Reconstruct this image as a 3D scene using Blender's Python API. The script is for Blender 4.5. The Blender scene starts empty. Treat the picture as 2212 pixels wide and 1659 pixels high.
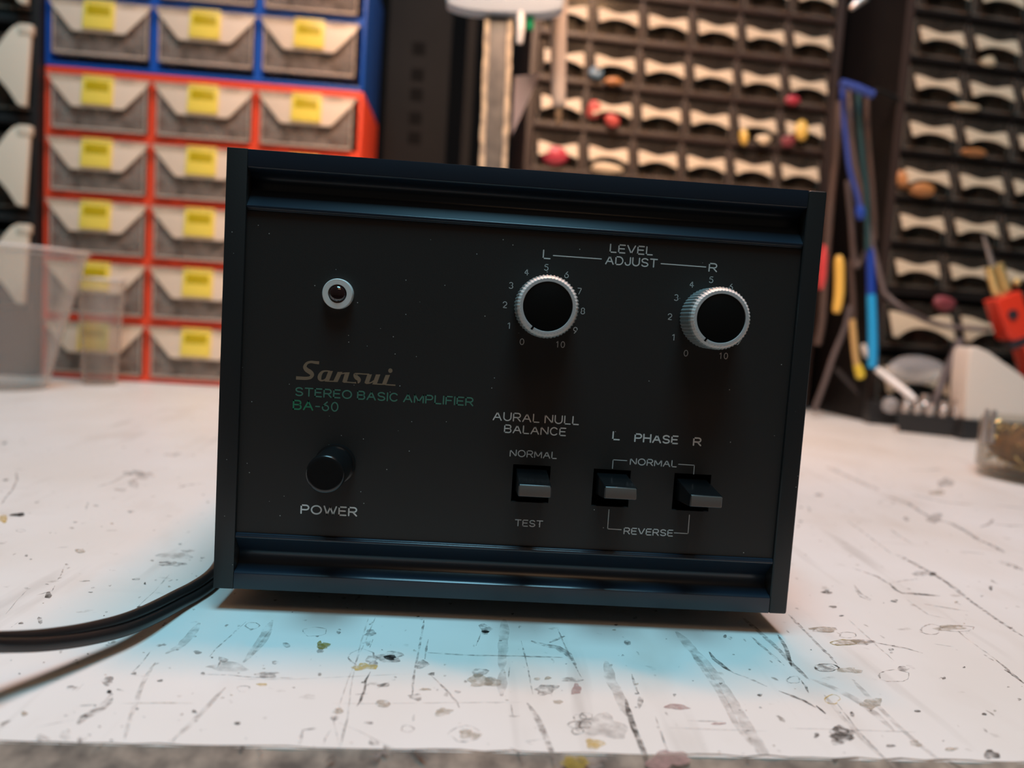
import bpy, bmesh, math, random
from mathutils import Vector, Matrix

# ------------------------------------------------------------------ camera, world, lights, exposure
scene = bpy.context.scene
COL = scene.collection
PI = math.pi

def look_matrix(pos, yaw, pitch, roll):
    cy, sy, cp, sp = math.cos(yaw), math.sin(yaw), math.cos(pitch), math.sin(pitch)
    fwd = Vector((sy*cp, cy*cp, -sp)); right = Vector((cy, -sy, 0)); up = right.cross(fwd)
    cr, sr = math.cos(roll), math.sin(roll)
    r2 = cr*right + sr*up; u2 = -sr*right + cr*up
    m = Matrix((( r2.x, u2.x, -fwd.x, pos[0]), (r2.y, u2.y, -fwd.y, pos[1]), (r2.z, u2.z, -fwd.z, pos[2]), (0, 0, 0, 1)))
    return m

cam_data = bpy.data.cameras.new('camera')
cam = bpy.data.objects.new('camera', cam_data); COL.objects.link(cam)
cam_data.sensor_fit = 'HORIZONTAL'; cam_data.sensor_width = 36.0
cam_data.lens = 1650.0/2212.0*36.0
cam_data.clip_start = 0.01; cam_data.clip_end = 50
cam.matrix_world = look_matrix((-0.01525, -0.25792, 0.105811), 0.0496309, 0.0844374, 0.064141)
cam_data.dof.use_dof = True
cam_data.dof.focus_distance = 0.256
cam_data.dof.aperture_fstop = 7.4
scene.camera = cam

scene.view_settings.view_transform = 'Standard'
scene.view_settings.look = 'None'
scene.view_settings.gamma = 1.0
scene.view_settings.use_curve_mapping = False
scene.view_settings.exposure = 0.0

world = bpy.data.worlds.new('world'); scene.world = world; world.use_nodes = True
bg = world.node_tree.nodes['Background']
bg.inputs['Color'].default_value = (1.0, 0.80, 0.62, 1); bg.inputs['Strength'].default_value = 0.05

def area(name, loc, target, sx, sy, power, color):
    d = bpy.data.lights.new(name, 'AREA'); d.shape = 'RECTANGLE'; d.size = sx; d.size_y = sy
    d.energy = power; d.color = color
    o = bpy.data.objects.new(name, d); COL.objects.link(o)
    v = Vector(target) - Vector(loc)
    o.location = loc; o.rotation_euler = v.to_track_quat('-Z', 'Y').to_euler()
    return o

area('warm_tube_lamp', (0.11, 0.225, 1.12), (0.06, 0.14, 0.0), 0.32, 0.045, 8.8, (1.0, 0.34, 0.11))
area('cool_bench_lamp', (-0.02, -0.40, 2.0), (0.0, 0.05, 0.0), 0.75, 0.80, 39.0, (0.34, 0.78, 1.0))
area('room_fill_light', (0.3, -1.3, 1.9), (0.1, 0.6, 0.2), 0.9, 0.6, 4.0, (1.0, 0.62, 0.36))  # added warm fill from the front, not a fitting of the room
cabinet_fill = area('warm_cabinet_fill', (0.10, 0.22, 0.80), (0.10, 0.86, 0.12), 0.5, 0.06, 1.6, (1.0, 0.56, 0.28))  # added light that brightens and warms the cabinets; no real lamp hangs here
cabinet_fill.data.spread = math.radians(85)

# ------------------------------------------------------------------ materials
def mat(name, color, rough=0.5, metal=0.0, spec=0.5, coat=0.0, bump=None, vary=None):
    m = bpy.data.materials.new(name); m.use_nodes = True
    nt = m.node_tree; b = nt.nodes['Principled BSDF']
    b.inputs['Base Color'].default_value = (*color, 1); b.inputs['Roughness'].default_value = rough
    b.inputs['Metallic'].default_value = metal; b.inputs['Specular IOR Level'].default_value = spec
    b.inputs['Coat Weight'].default_value = coat
    if vary or bump:
        tc = nt.nodes.new('ShaderNodeTexCoord'); nz = nt.nodes.new('ShaderNodeTexNoise')
        nz.inputs['Scale'].default_value = (vary or bump)[0]; nz.inputs['Detail'].default_value = 5
        nt.links.new(tc.outputs['Object'], nz.inputs['Vector'])
        if vary:
            r = nt.nodes.new('ShaderNodeValToRGB')
            r.color_ramp.elements[0].position = 0.35; r.color_ramp.elements[1].position = 0.68
            r.color_ramp.elements[0].color = (*color, 1); r.color_ramp.elements[1].color = (*vary[1], 1)
            nt.links.new(nz.outputs['Fac'], r.inputs['Fac']); nt.links.new(r.outputs['Color'], b.inputs['Base Color'])
        if bump:
            bp = nt.nodes.new('ShaderNodeBump'); bp.inputs['Strength'].default_value = bump[1]; bp.inputs['Distance'].default_value = 0.0005
            nt.links.new(nz.outputs['Fac'], bp.inputs['Height']); nt.links.new(bp.outputs['Normal'], b.inputs['Normal'])
    return m

def clear(name, color, through, rough=0.25, tint=(1, 1, 1), scale=None, edge=0.0):
    """Clear or frosted plastic: part lets what lies behind it through, part is the plastic's own surface."""
    m = bpy.data.materials.new(name); m.use_nodes = True
    nt = m.node_tree; b = nt.nodes['Principled BSDF']; out = nt.nodes['Material Output']
    b.inputs['Base Color'].default_value = (*color, 1); b.inputs['Roughness'].default_value = rough
    t = nt.nodes.new('ShaderNodeBsdfTransparent'); t.inputs['Color'].default_value = (*tint, 1)
    mx = nt.nodes.new('ShaderNodeMixShader')
    mx.inputs['Fac'].default_value = through
    if scale:
        tc = nt.nodes.new('ShaderNodeTexCoord'); nz = nt.nodes.new('ShaderNodeTexNoise'); nz.inputs['Scale'].default_value = scale
        mr = nt.nodes.new('ShaderNodeMapRange'); mr.inputs['From Min'].default_value = 0.3; mr.inputs['From Max'].default_value = 0.7
        mr.inputs['To Min'].default_value = max(0, through-0.22); mr.inputs['To Max'].default_value = min(1, through+0.15)
        nt.links.new(tc.outputs['Object'], nz.inputs['Vector']); nt.links.new(nz.outputs['Fac'], mr.inputs['Value']); nt.links.new(mr.outputs['Result'], mx.inputs['Fac'])
    if edge:
        lw = nt.nodes.new('ShaderNodeLayerWeight'); lw.inputs['Blend'].default_value = 0.5
        er = nt.nodes.new('ShaderNodeMapRange'); er.inputs['From Min'].default_value = 0.35; er.inputs['From Max'].default_value = 1.0
        er.inputs['To Min'].default_value = through; er.inputs['To Max'].default_value = through-edge
        nt.links.new(lw.outputs['Facing'], er.inputs['Value']); nt.links.new(er.outputs['Result'], mx.inputs['Fac'])
    nt.links.new(b.outputs['BSDF'], mx.inputs[1]); nt.links.new(t.outputs['BSDF'], mx.inputs[2]); nt.links.new(mx.outputs['Shader'], out.inputs['Surface'])
    return m

def wear(name, color, lo, hi, scale=420):
    """Worn-through or stained paint: patchy coverage, rough."""
    m = bpy.data.materials.new(name); m.use_nodes = True
    nt = m.node_tree; b = nt.nodes['Principled BSDF']; out = nt.nodes['Material Output']
    b.inputs['Base Color'].default_value = (*color, 1); b.inputs['Roughness'].default_value = 0.6; b.inputs['Specular IOR Level'].default_value = 0.3
    t = nt.nodes.new('ShaderNodeBsdfTransparent'); mx = nt.nodes.new('ShaderNodeMixShader')
    tc = nt.nodes.new('ShaderNodeTexCoord'); nz = nt.nodes.new('ShaderNodeTexNoise'); nz.inputs['Scale'].default_value = scale; nz.inputs['Detail'].default_value = 4
    mr = nt.nodes.new('ShaderNodeMapRange'); mr.inputs['From Min'].default_value = 0.36; mr.inputs['From Max'].default_value = 0.66
    mr.inputs['To Min'].default_value = lo; mr.inputs['To Max'].default_value = hi
    nt.links.new(tc.outputs['Object'], nz.inputs['Vector']); nt.links.new(nz.outputs['Fac'], mr.inputs['Value']); nt.links.new(mr.outputs['Result'], mx.inputs['Fac'])
    nt.links.new(t.outputs['BSDF'], mx.inputs[1]); nt.links.new(b.outputs['BSDF'], mx.inputs[2]); nt.links.new(mx.outputs['Shader'], out.inputs['Surface'])
    return m

def bench_paint():
    m = bpy.data.materials.new('worn_white_paint'); m.use_nodes = True
    nt = m.node_tree; N = nt.nodes; L = nt.links; b = N['Principled BSDF']
    b.inputs['Roughness'].default_value = 0.42; b.inputs['Specular IOR Level'].default_value = 0.45
    tc = N.new('ShaderNodeTexCoord')
    def noise(scale, stretch, detail=4, rot=0.0):
        mp = N.new('ShaderNodeMapping'); mp.inputs['Scale'].default_value = stretch; mp.inputs['Rotation'].default_value = (0, 0, rot)
        nz = N.new('ShaderNodeTexNoise'); nz.inputs['Scale'].default_value = scale; nz.inputs['Detail'].default_value = detail
        L.new(tc.outputs['Object'], mp.inputs['Vector']); L.new(mp.outputs['Vector'], nz.inputs['Vector']); return nz.outputs['Fac']
    def rng(v, a, c, to0=0.0, to1=1.0):
        mr = N.new('ShaderNodeMapRange'); mr.inputs['From Min'].default_value = a; mr.inputs['From Max'].default_value = c
        mr.inputs['To Min'].default_value = to0; mr.inputs['To Max'].default_value = to1; L.new(v, mr.inputs['Value']); return mr.outputs['Result']
    def mix(f, ca, cb):
        mx = N.new('ShaderNodeMix'); mx.data_type = 'RGBA'
        L.new(f, mx.inputs['Factor'])
        for s, c in ((6, ca), (7, cb)):
            if isinstance(c, tuple): mx.inputs[s].default_value = (*c, 1)
            else: L.new(c, mx.inputs[s])
        return mx.outputs[2]
    base = mix(rng(noise(9, (1, 1, 1)), 0.35, 0.7), (0.80, 0.780, 0.748), (0.74, 0.70, 0.645))
    c = mix(rng(noise(30, (1, .45, 1)), 0.56, 0.80, 0, 0.55), base, (0.60, 0.53, 0.46))          # grime in patches
    c = mix(rng(noise(70, (1, 0.10, 1), 3, 0.05), 0.62, 0.74, 0, 0.35), c, (0.40, 0.36, 0.32))     # cut lines running away from the edge
    c = mix(rng(noise(24, (0.25, 1, 1), 3), 0.64, 0.78, 0, 0.30), c, (0.50, 0.46, 0.42))
    c = mix(rng(noise(260, (1, .5, 1), 2), 0.70, 0.76, 0, 0.75), c, (0.20, 0.17, 0.14))            # specks
    c = mix(rng(noise(120, (.7, 1, 1), 5), 0.68, 0.74, 0, 0.5), c, (0.33, 0.29, 0.25))             # chipped spots
    L.new(c, b.inputs['Base Color'])
    bp = N.new('ShaderNodeBump'); bp.inputs['Strength'].default_value = 0.25; bp.inputs['Distance'].default_value = 0.0006
    L.new(noise(90, (1, .6, 1)), bp.inputs['Height']); L.new(bp.outputs['Normal'], b.inputs['Normal'])
    return m

M = dict(
    paint=bench_paint(),
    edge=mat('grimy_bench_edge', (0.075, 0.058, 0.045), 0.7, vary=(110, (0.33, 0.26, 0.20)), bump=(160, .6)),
    gray=wear('gray_scuff', (0.27, 0.24, 0.22), 0.02, 0.62), dark=wear('dark_gouge', (0.085, 0.072, 0.06), 0.12, 0.80),
    faint=wear('faint_scuff', (0.36, 0.32, 0.29), 0.02, 0.36, 260), tan=wear('tan_stain', (0.42, 0.35, 0.26), 0.15, 0.62),
    yellow=wear('yellow_stain', (0.62, 0.42, 0.09), 0.2, 0.75), olive=wear('olive_stain', (0.33, 0.25, 0.05), 0.35, 0.85),
    pink=wear('pink_stain', (0.42, 0.27, 0.25), 0.4, 0.7), black=wear('black_hole', (0.012, 0.011, 0.01), 0.6, 1.0),
    black_metal=mat('black_anodised_metal', (0.018, 0.0155, 0.0150), 0.42, 0.0, 0.42, bump=(1500, .05)),
    black_panel=mat('black_front_panel', (0.0245, 0.0182, 0.0158), 0.52, 0.0, 0.32, bump=(2500, .06)),
    black_trough=mat('black_satin_trough', (0.010, 0.016, 0.026), 0.30, 0.0, 0.55),
    black_plastic=mat('black_glossy_plastic', (0.006, 0.006, 0.0065), 0.22, 0.0, 0.5),
    black_cap=mat('black_knob_cap', (0.003, 0.003, 0.003), 0.30, 0.0, 0.35),
    slot=mat('dark_slot', (0.002, 0.002, 0.002), 0.8, 0, 0.1),
    alu=mat('turned_aluminium', (0.93, 0.82, 0.76), 0.45, 0.25, 0.7),
    alu_flat=mat('satin_aluminium', (0.66, 0.56, 0.53), 0.5, 0.2, 0.5),
    knurl=mat('knurled_aluminium', (0.55, 0.56, 0.54), 0.4, 0.6, 0.5),
    lens=mat('dark_red_lens', (0.02, 0.006, 0.006), 0.08, 0, 0.6, coat=.5),
    paddle=mat('smoked_grey_paddle_face', (0.135, 0.100, 0.085), 0.35, 0, 0.5),
    ink=mat('silver_lettering', (0.70, 0.63, 0.59), 0.55),
    ink_dim=mat('thin_silver_lettering', (0.52, 0.47, 0.445), 0.55),
    ink_green=mat('green_lettering', (0.030, 0.20, 0.095), 0.5), ink_green_dim=mat('greyed_green_lettering', (0.075, 0.19, 0.13), 0.5),
    ink_gold=mat('bronze_lettering', (0.28, 0.175, 0.11), 0.45, 0.2),
    cord=mat('black_cord_rubber', (0.012, 0.011, 0.011), 0.36, 0, 0.5),
    red=mat('red_plastic', (0.84, 0.075, 0.028), 0.38), blue=mat('blue_plastic', (0.010, 0.085, 0.42), 0.38),
    frost=clear('frosted_drawer_plastic', (0.42, 0.34, 0.29), 0.74, 0.3, (0.95, 0.93, 0.9), 60),
    frost_rim=clear('frosted_drawer_rim', (0.66, 0.53, 0.43), 0.30, 0.3),
    flap=mat('frosted_handle_plastic', (0.76, 0.61, 0.47), 0.35),
    clip=mat('yellow_label_clip', (0.86, 0.66, 0.10), 0.35), clip_in=mat('yellow_label_window', (0.50, 0.36, 0.004), 0.4),
    brown_frame=mat('brown_black_plastic', (0.034, 0.021, 0.0175), 0.45), dark_frame=mat('black_brown_plastic', (0.008, 0.006, 0.0055), 0.5, 0, .25), black_frame=mat('black_cabinet_plastic', (0.012, 0.011, 0.011), 0.45),
    smoke=clear('clear_drawer_plastic', (0.085, 0.070, 0.058), 0.80, 0.2, (0.9, 0.9, 0.88), 50),
    smoke_rim=clear('clear_drawer_rim', (0.27, 0.22, 0.18), 0.55, 0.25),
    plate=mat('pale_handle_plate', (0.60, 0.48, 0.34), 0.5),
    plate_white=mat('milky_handle_plate', (0.74, 0.62, 0.48), 0.4),
    cup=clear('clear_cup_plastic', (0.70, 0.63, 0.58), 0.90, 0.08, (0.97, 0.96, 0.95), None, 0.55),
    cup_rim=clear('cup_rim_plastic', (0.82, 0.77, 0.74), 0.25, 0.15),
    steel=mat('dull_steel', (0.10, 0.088, 0.075), 0.5, 0.2, vary=(60, (0.19, 0.165, 0.14))), steel_edge=mat('worn_bright_edge', (0.74, 0.58, 0.40), 0.5, 0.1, vary=(90, (0.36, 0.29, 0.22))),
    head_white=mat('off_white_plastic', (0.36, 0.42, 0.48), 0.45),
    white=mat('white_plastic', (0.88, 0.85, 0.83), 0.4), cream=mat('ivory_plastic', (0.74, 0.66, 0.58), 0.42),
    greytube=mat('grey_beige_plastic', (0.52, 0.45, 0.40), 0.4), tip=mat('tan_nozzle', (0.22, 0.15, 0.09), 0.5),
    paper=mat('lilac_grey_paper', (0.36, 0.31, 0.33), 0.7), board=mat('charcoal_board', (0.0065, 0.0058, 0.005), 0.8, 0, .2, vary=(8, (0.010, 0.009, 0.008))),
    boardprint=mat('board_dark_print', (0.0042, 0.004, 0.0036), 0.8, 0, .1), green_led=mat('green_plastic', (0.01, 0.30, 0.12), 0.3),
    brass=mat('brass', (0.80, 0.58, 0.24), 0.28, 0.7), needle=mat('steel_needle', (0.46, 0.42, 0.40), 0.35, 0.8),
    torch_red=mat('bright_red_plastic', (0.78, 0.045, 0.018), 0.33), torch_dark=mat('plum_black_plastic', (0.030, 0.022, 0.028), 0.4),
    jar_glass=clear('jar_glass', (0.40, 0.35, 0.29), 0.90, 0.06, (0.96, 0.95, 0.92), None, 0.5),
    wool=mat('brown_brass_wool', (0.030, 0.017, 0.008), 0.5, 0.2, vary=(60, (0.26, 0.12, 0.03)), bump=(90, 1.0)),
    chrome=mat('socket_chrome', (0.70, 0.64, 0.60), 0.25, 0.9), tray=mat('black_tray_plastic', (0.012, 0.012, 0.013), 0.5),
    bag=clear('clear_blister_plastic', (0.62, 0.60, 0.60), 0.62, 0.12),
    cable=mat('grey_brown_cable', (0.115, 0.088, 0.085), 0.5), cable_dark=mat('dark_cable', (0.040, 0.033, 0.034), 0.5), cable_brown=mat('brown_lead', (0.085, 0.055, 0.045), 0.5),
    cable_blue=mat('blue_lead', (0.035, 0.070, 0.32), 0.4), cable_teal=mat('teal_lead', (0.02, 0.065, 0.075), 0.4),
    azure=mat('azure_plastic', (0.02, 0.36, 0.75), 0.35), navy=mat('deep_blue_plastic', (0.012, 0.055, 0.36), 0.35), rod_yellow=mat('amber_yellow_plastic', (0.82, 0.50, 0.10), 0.35), rod_lemon=mat('lemon_plastic', (0.75, 0.55, 0.05), 0.35), rod_tan=mat('tan_handle', (0.56, 0.36, 0.14), 0.4), rod_red=mat('rose_red_plastic', (0.62, 0.06, 0.065), 0.35),
    wall=mat('near_black_wall', (0.005, 0.0042, 0.004), 0.9, 0, .1), floor=mat('dark_floor', (0.06, 0.05, 0.045), 0.8),
    c_red=mat('part_red', (0.55, 0.085, 0.07), 0.4), c_blue=mat('part_blue', (0.10, 0.19, 0.27), 0.4), c_yellow=mat('part_yellow', (0.75, 0.48, 0.10), 0.4), c_cream=mat('part_cream', (0.70, 0.56, 0.38), 0.5), c_orange=mat('part_orange', (0.50, 0.21, 0.07), 0.45), c_crimson=mat('part_crimson', (0.48, 0.045, 0.07), 0.4), c_maroon=mat('part_maroon', (0.25, 0.05, 0.06), 0.5), c_dark=mat('part_dark', (0.035, 0.030, 0.030), 0.6, vary=(120, (0.09, 0.07, 0.06))), c_brown=mat('part_brown', (0.17, 0.10, 0.055), 0.6, vary=(120, (0.07, 0.05, 0.04))), c_silver=mat('part_silver', (0.7, 0.68, 0.66), 0.3, .6),
)

def dusty(m, scale, size, keep):
    """sparse pale dust specks on a dark surface"""
    nt = m.node_tree; b = nt.nodes['Principled BSDF']
    tc = nt.nodes.new('ShaderNodeTexCoord'); v = nt.nodes.new('ShaderNodeTexVoronoi'); v.inputs['Scale'].default_value = scale
    lt = nt.nodes.new('ShaderNodeMath'); lt.operation = 'LESS_THAN'; lt.inputs[1].default_value = size
    sp = nt.nodes.new('ShaderNodeSeparateColor'); gt = nt.nodes.new('ShaderNodeMath'); gt.operation = 'GREATER_THAN'; gt.inputs[1].default_value = keep
    ml = nt.nodes.new('ShaderNodeMath'); ml.operation = 'MULTIPLY'
    mx = nt.nodes.new('ShaderNodeMix'); mx.data_type = 'RGBA'; mx.inputs[6].default_value = b.inputs['Base Color'].default_value[:]; mx.inputs[7].default_value = (0.42, 0.38, 0.35, 1)
    L = nt.links
    L.new(tc.outputs['Object'], v.inputs['Vector']); L.new(v.outputs['Distance'], lt.inputs[0]); L.new(v.outputs['Color'], sp.inputs['Color']); L.new(sp.outputs[0], gt.inputs[0])
    L.new(lt.outputs[0], ml.inputs[0]); L.new(gt.outputs[0], ml.inputs[1]); L.new(ml.outputs[0], mx.inputs['Factor']); L.new(mx.outputs[2], b.inputs['Base Color'])
dusty(M['black_panel'], 260, 0.045, 0.45); dusty(M['black_metal'], 300, 0.045, 0.6)

# ------------------------------------------------------------------ mesh helpers
class MB:
    def __init__(s): s.v = []; s.f = []; s.m = []; s.tag = 0
    def add(s, vs, fs, mi=0):
        o = len(s.v); s.v += [tuple(p) for p in vs]
        for f in fs: s.f.append(tuple(i+o for i in f)); s.m.append(mi)
        return s
    def box(s, x0, x1, y0, y1, z0, z1, mi=0):
        vs = [(x, y, z) for z in (z0, z1) for y in (y0, y1) for x in (x0, x1)]
        return s.add(vs, [(0, 2, 3, 1), (4, 5, 7, 6), (0, 1, 5, 4), (1, 3, 7, 5), (3, 2, 6, 7), (2, 0, 4, 6)], mi)
    def hull(s, q8, mi=0):
        """eight corners ordered like box()"""
        return s.add(q8, [(0, 2, 3, 1), (4, 5, 7, 6), (0, 1, 5, 4), (1, 3, 7, 5), (3, 2, 6, 7), (2, 0, 4, 6)], mi)
    def prism(s, pts, fn, a, b, mi=0):
        """closed outline pts (u,v) swept from a to b; fn(u,v,t) -> xyz"""
        n = len(pts)
        vs = [fn(u, v, a) for u, v in pts] + [fn(u, v, b) for u, v in pts]
        fs = [tuple(range(n-1, -1, -1)), tuple(range(n, 2*n))] + [(i, (i+1) % n, n+(i+1) % n, n+i) for i in range(n)]
        return s.add(vs, fs, mi)
    def lathe(s, prof, frame, seg=48, mi=0, rmod=None, close=True):
        """prof: list of (radius, height); frame(r cos, r sin, h) -> xyz"""
        n = len(prof); vs = []; fs = []
        for r, h in prof:
            for k in range(seg):
                a = 2*PI*k/seg; rr = r*(rmod(k) if rmod and r > 0 else 1)
                vs.append(frame(rr*math.cos(a), rr*math.sin(a), h))
        for i in range(n-1):
            for k in range(seg):
                k2 = (k+1) % seg; fs.append((i*seg+k, i*seg+k2, (i+1)*seg+k2, (i+1)*seg+k))
        if close:
            fs.append(tuple(range(seg-1, -1, -1))); fs.append(tuple((n-1)*seg+k for k in range(seg)))
        return s.add(vs, fs, mi)
    def tube(s, pts, rad, seg=10, mi=0, smooth=True):
        P = [Vector(p) for p in pts]
        if smooth and len(P) > 2:
            Q = []; R = []
            rr = rad if isinstance(rad, (list, tuple)) else [rad]*len(P)
            for i in range(len(P)-1):
                p0, p1, p2, p3 = P[max(i-1, 0)], P[i], P[i+1], P[min(i+2, len(P)-1)]
                for k in range(6):
                    t = k/6
                    Q.append(0.5*((2*p1)+(p2-p0)*t+(2*p0-5*p1+4*p2-p3)*t*t+(3*p1-p0-3*p2+p3)*t**3)); R.append(rr[i]*(1-t)+rr[i+1]*t)
            Q.append(P[-1]); R.append(rr[-1]); P = Q
        else:
            R = rad if isinstance(rad, (list, tuple)) else [rad]*len(P)
        vs = []; fs = []; n = len(P); u = None
        for i, p in enumerate(P):
            t = (P[min(i+1, n-1)]-P[max(i-1, 0)]).normalized()
            if u is None:
                u = t.orthogonal().normalized()
            u = (u - t*u.dot(t)).normalized(); w = t.cross(u)
            for k in range(seg):
                a = 2*PI*k/seg; vs.append(p+u*(R[i]*math.cos(a))+w*(R[i]*math.sin(a)))
        for i in range(n-1):
            for k in range(seg):
                k2 = (k+1) % seg; fs.append((i*seg+k, i*seg+k2, (i+1)*seg+k2, (i+1)*seg+k))
        fs.append(tuple(range(seg-1, -1, -1))); fs.append(tuple((n-1)*seg+k for k in range(seg)))
        return s.add(vs, fs, mi)
    def lump(s, c, r, seed, mi=0, amp=0.28, flat=1.0):
        rnd = random.Random(seed); bm = bmesh.new(); bmesh.ops.create_icosphere(bm, subdivisions=3, radius=1)
        ds = [Vector((rnd.gauss(0, 1), rnd.gauss(0, 1), rnd.gauss(0, 1))).normalized() for _ in range(14)]
        am = [rnd.uniform(-amp, amp) for _ in ds]
        bm.verts.index_update(); vs = []
        for v in bm.verts:
            n = v.co.normalized(); k = 1+sum(a*max(0, n.dot(d))**4 for a, d in zip(am, ds))
            vs.append((c[0]+n.x*k*r[0], c[1]+n.y*k*r[1], c[2]+n.z*k*r[2]))
        fs = [tuple(v.index for v in f.verts) for f in bm.faces]; bm.free()
        return s.add(vs, fs, mi)
    def mesh(s, name, mats, bevel=0.0, smooth=35, segs=2):
        me = bpy.data.meshes.new(name); me.from_pydata(s.v, [], s.f)
        for m in mats: me.materials.append(m)
        me.polygons.foreach_set('material_index', s.m)
        bm = bmesh.new(); bm.from_mesh(me)
        bmesh.ops.recalc_face_normals(bm, faces=bm.faces)
        if bevel > 0:
            es = [e for e in bm.edges if len(e.link_faces) == 2 and e.calc_face_angle(0) > 0.5]
            bmesh.ops.bevel(bm, geom=es, offset=bevel, segments=segs, affect='EDGES', profile=0.6, clamp_overlap=True)
        bm.to_mesh(me); bm.free()
        if smooth:
            me.polygons.foreach_set('use_smooth', [True]*len(me.polygons)); me.set_sharp_from_angle(angle=math.radians(smooth))
        me.update(); return me
    def build(s, name, mats, parent=None, bevel=0.0, smooth=35, segs=2):
        if not isinstance(mats, (list, tuple)): mats = [mats]
        o = bpy.data.objects.new(name, s.mesh(name, mats, bevel, smooth, segs)); COL.objects.link(o)
        if parent: o.parent = parent
        return o

def tag(o, label, cat, group=None):
    o['label'] = label; o['category'] = cat
    if group: o['group'] = group
    return o
def thing(name, label, cat, loc=(0, 0, 0), rotz=0.0, group=None):
    o = bpy.data.objects.new(name, None); o.empty_display_size = 0.02; COL.objects.link(o)
    o.location = loc; o.rotation_euler = (0, 0, rotz)
    return tag(o, label, cat, group)
def struct(o): o['kind'] = 'structure'; return o
def share(name, me, parent, loc=(0, 0, 0)):
    o = bpy.data.objects.new(name, me); COL.objects.link(o); o.parent = parent; o.location = loc; return o

# ------------------------------------------------------------------ setting
struct(MB().box(-3, 3, 1.25, 1.35, -0.85, 2.2).build('wall_back', M['wall'], smooth=0))
struct(MB().box(-3, 3, -3, 1.35, -0.95, -0.85).build('floor', M['floor'], smooth=0))

# ------------------------------------------------------------------ workbench
BY = 0.0275                                   # the bench edge runs at this small angle
def bench_pt(x, y, z): return (x*math.cos(BY)-y*math.sin(BY), x*math.sin(BY)+y*math.cos(BY), z)
bench = thing('workbench', 'white-painted worn workbench with scratches, stains and a grimy front edge', 'workbench', (0, 0, 0), 0)
b = MB(); b.box(-1.5, 1.6, -0.0793, 1.20, -0.04, 0.0); b.v = [bench_pt(*p) for p in b.v]; bench_mb = b
# grimy, chipped front edge strip
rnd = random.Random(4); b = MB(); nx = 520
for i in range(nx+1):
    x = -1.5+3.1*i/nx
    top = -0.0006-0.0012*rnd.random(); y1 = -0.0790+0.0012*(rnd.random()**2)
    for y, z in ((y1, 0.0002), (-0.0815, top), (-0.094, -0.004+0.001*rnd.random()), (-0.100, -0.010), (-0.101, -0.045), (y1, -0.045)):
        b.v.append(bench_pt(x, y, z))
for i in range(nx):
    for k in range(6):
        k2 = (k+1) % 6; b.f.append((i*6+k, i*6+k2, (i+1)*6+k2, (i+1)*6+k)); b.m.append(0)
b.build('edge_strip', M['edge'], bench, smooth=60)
for (x, y) in ((-1.4, 0.0), (1.5, 0.0), (-1.4, 1.1), (1.5, 1.1)):
    MB().box(x-0.04, x+0.04, y-0.04, y+0.04, -0.85, -0.04).build('leg', M['edge'], bench, 0.003)
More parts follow.
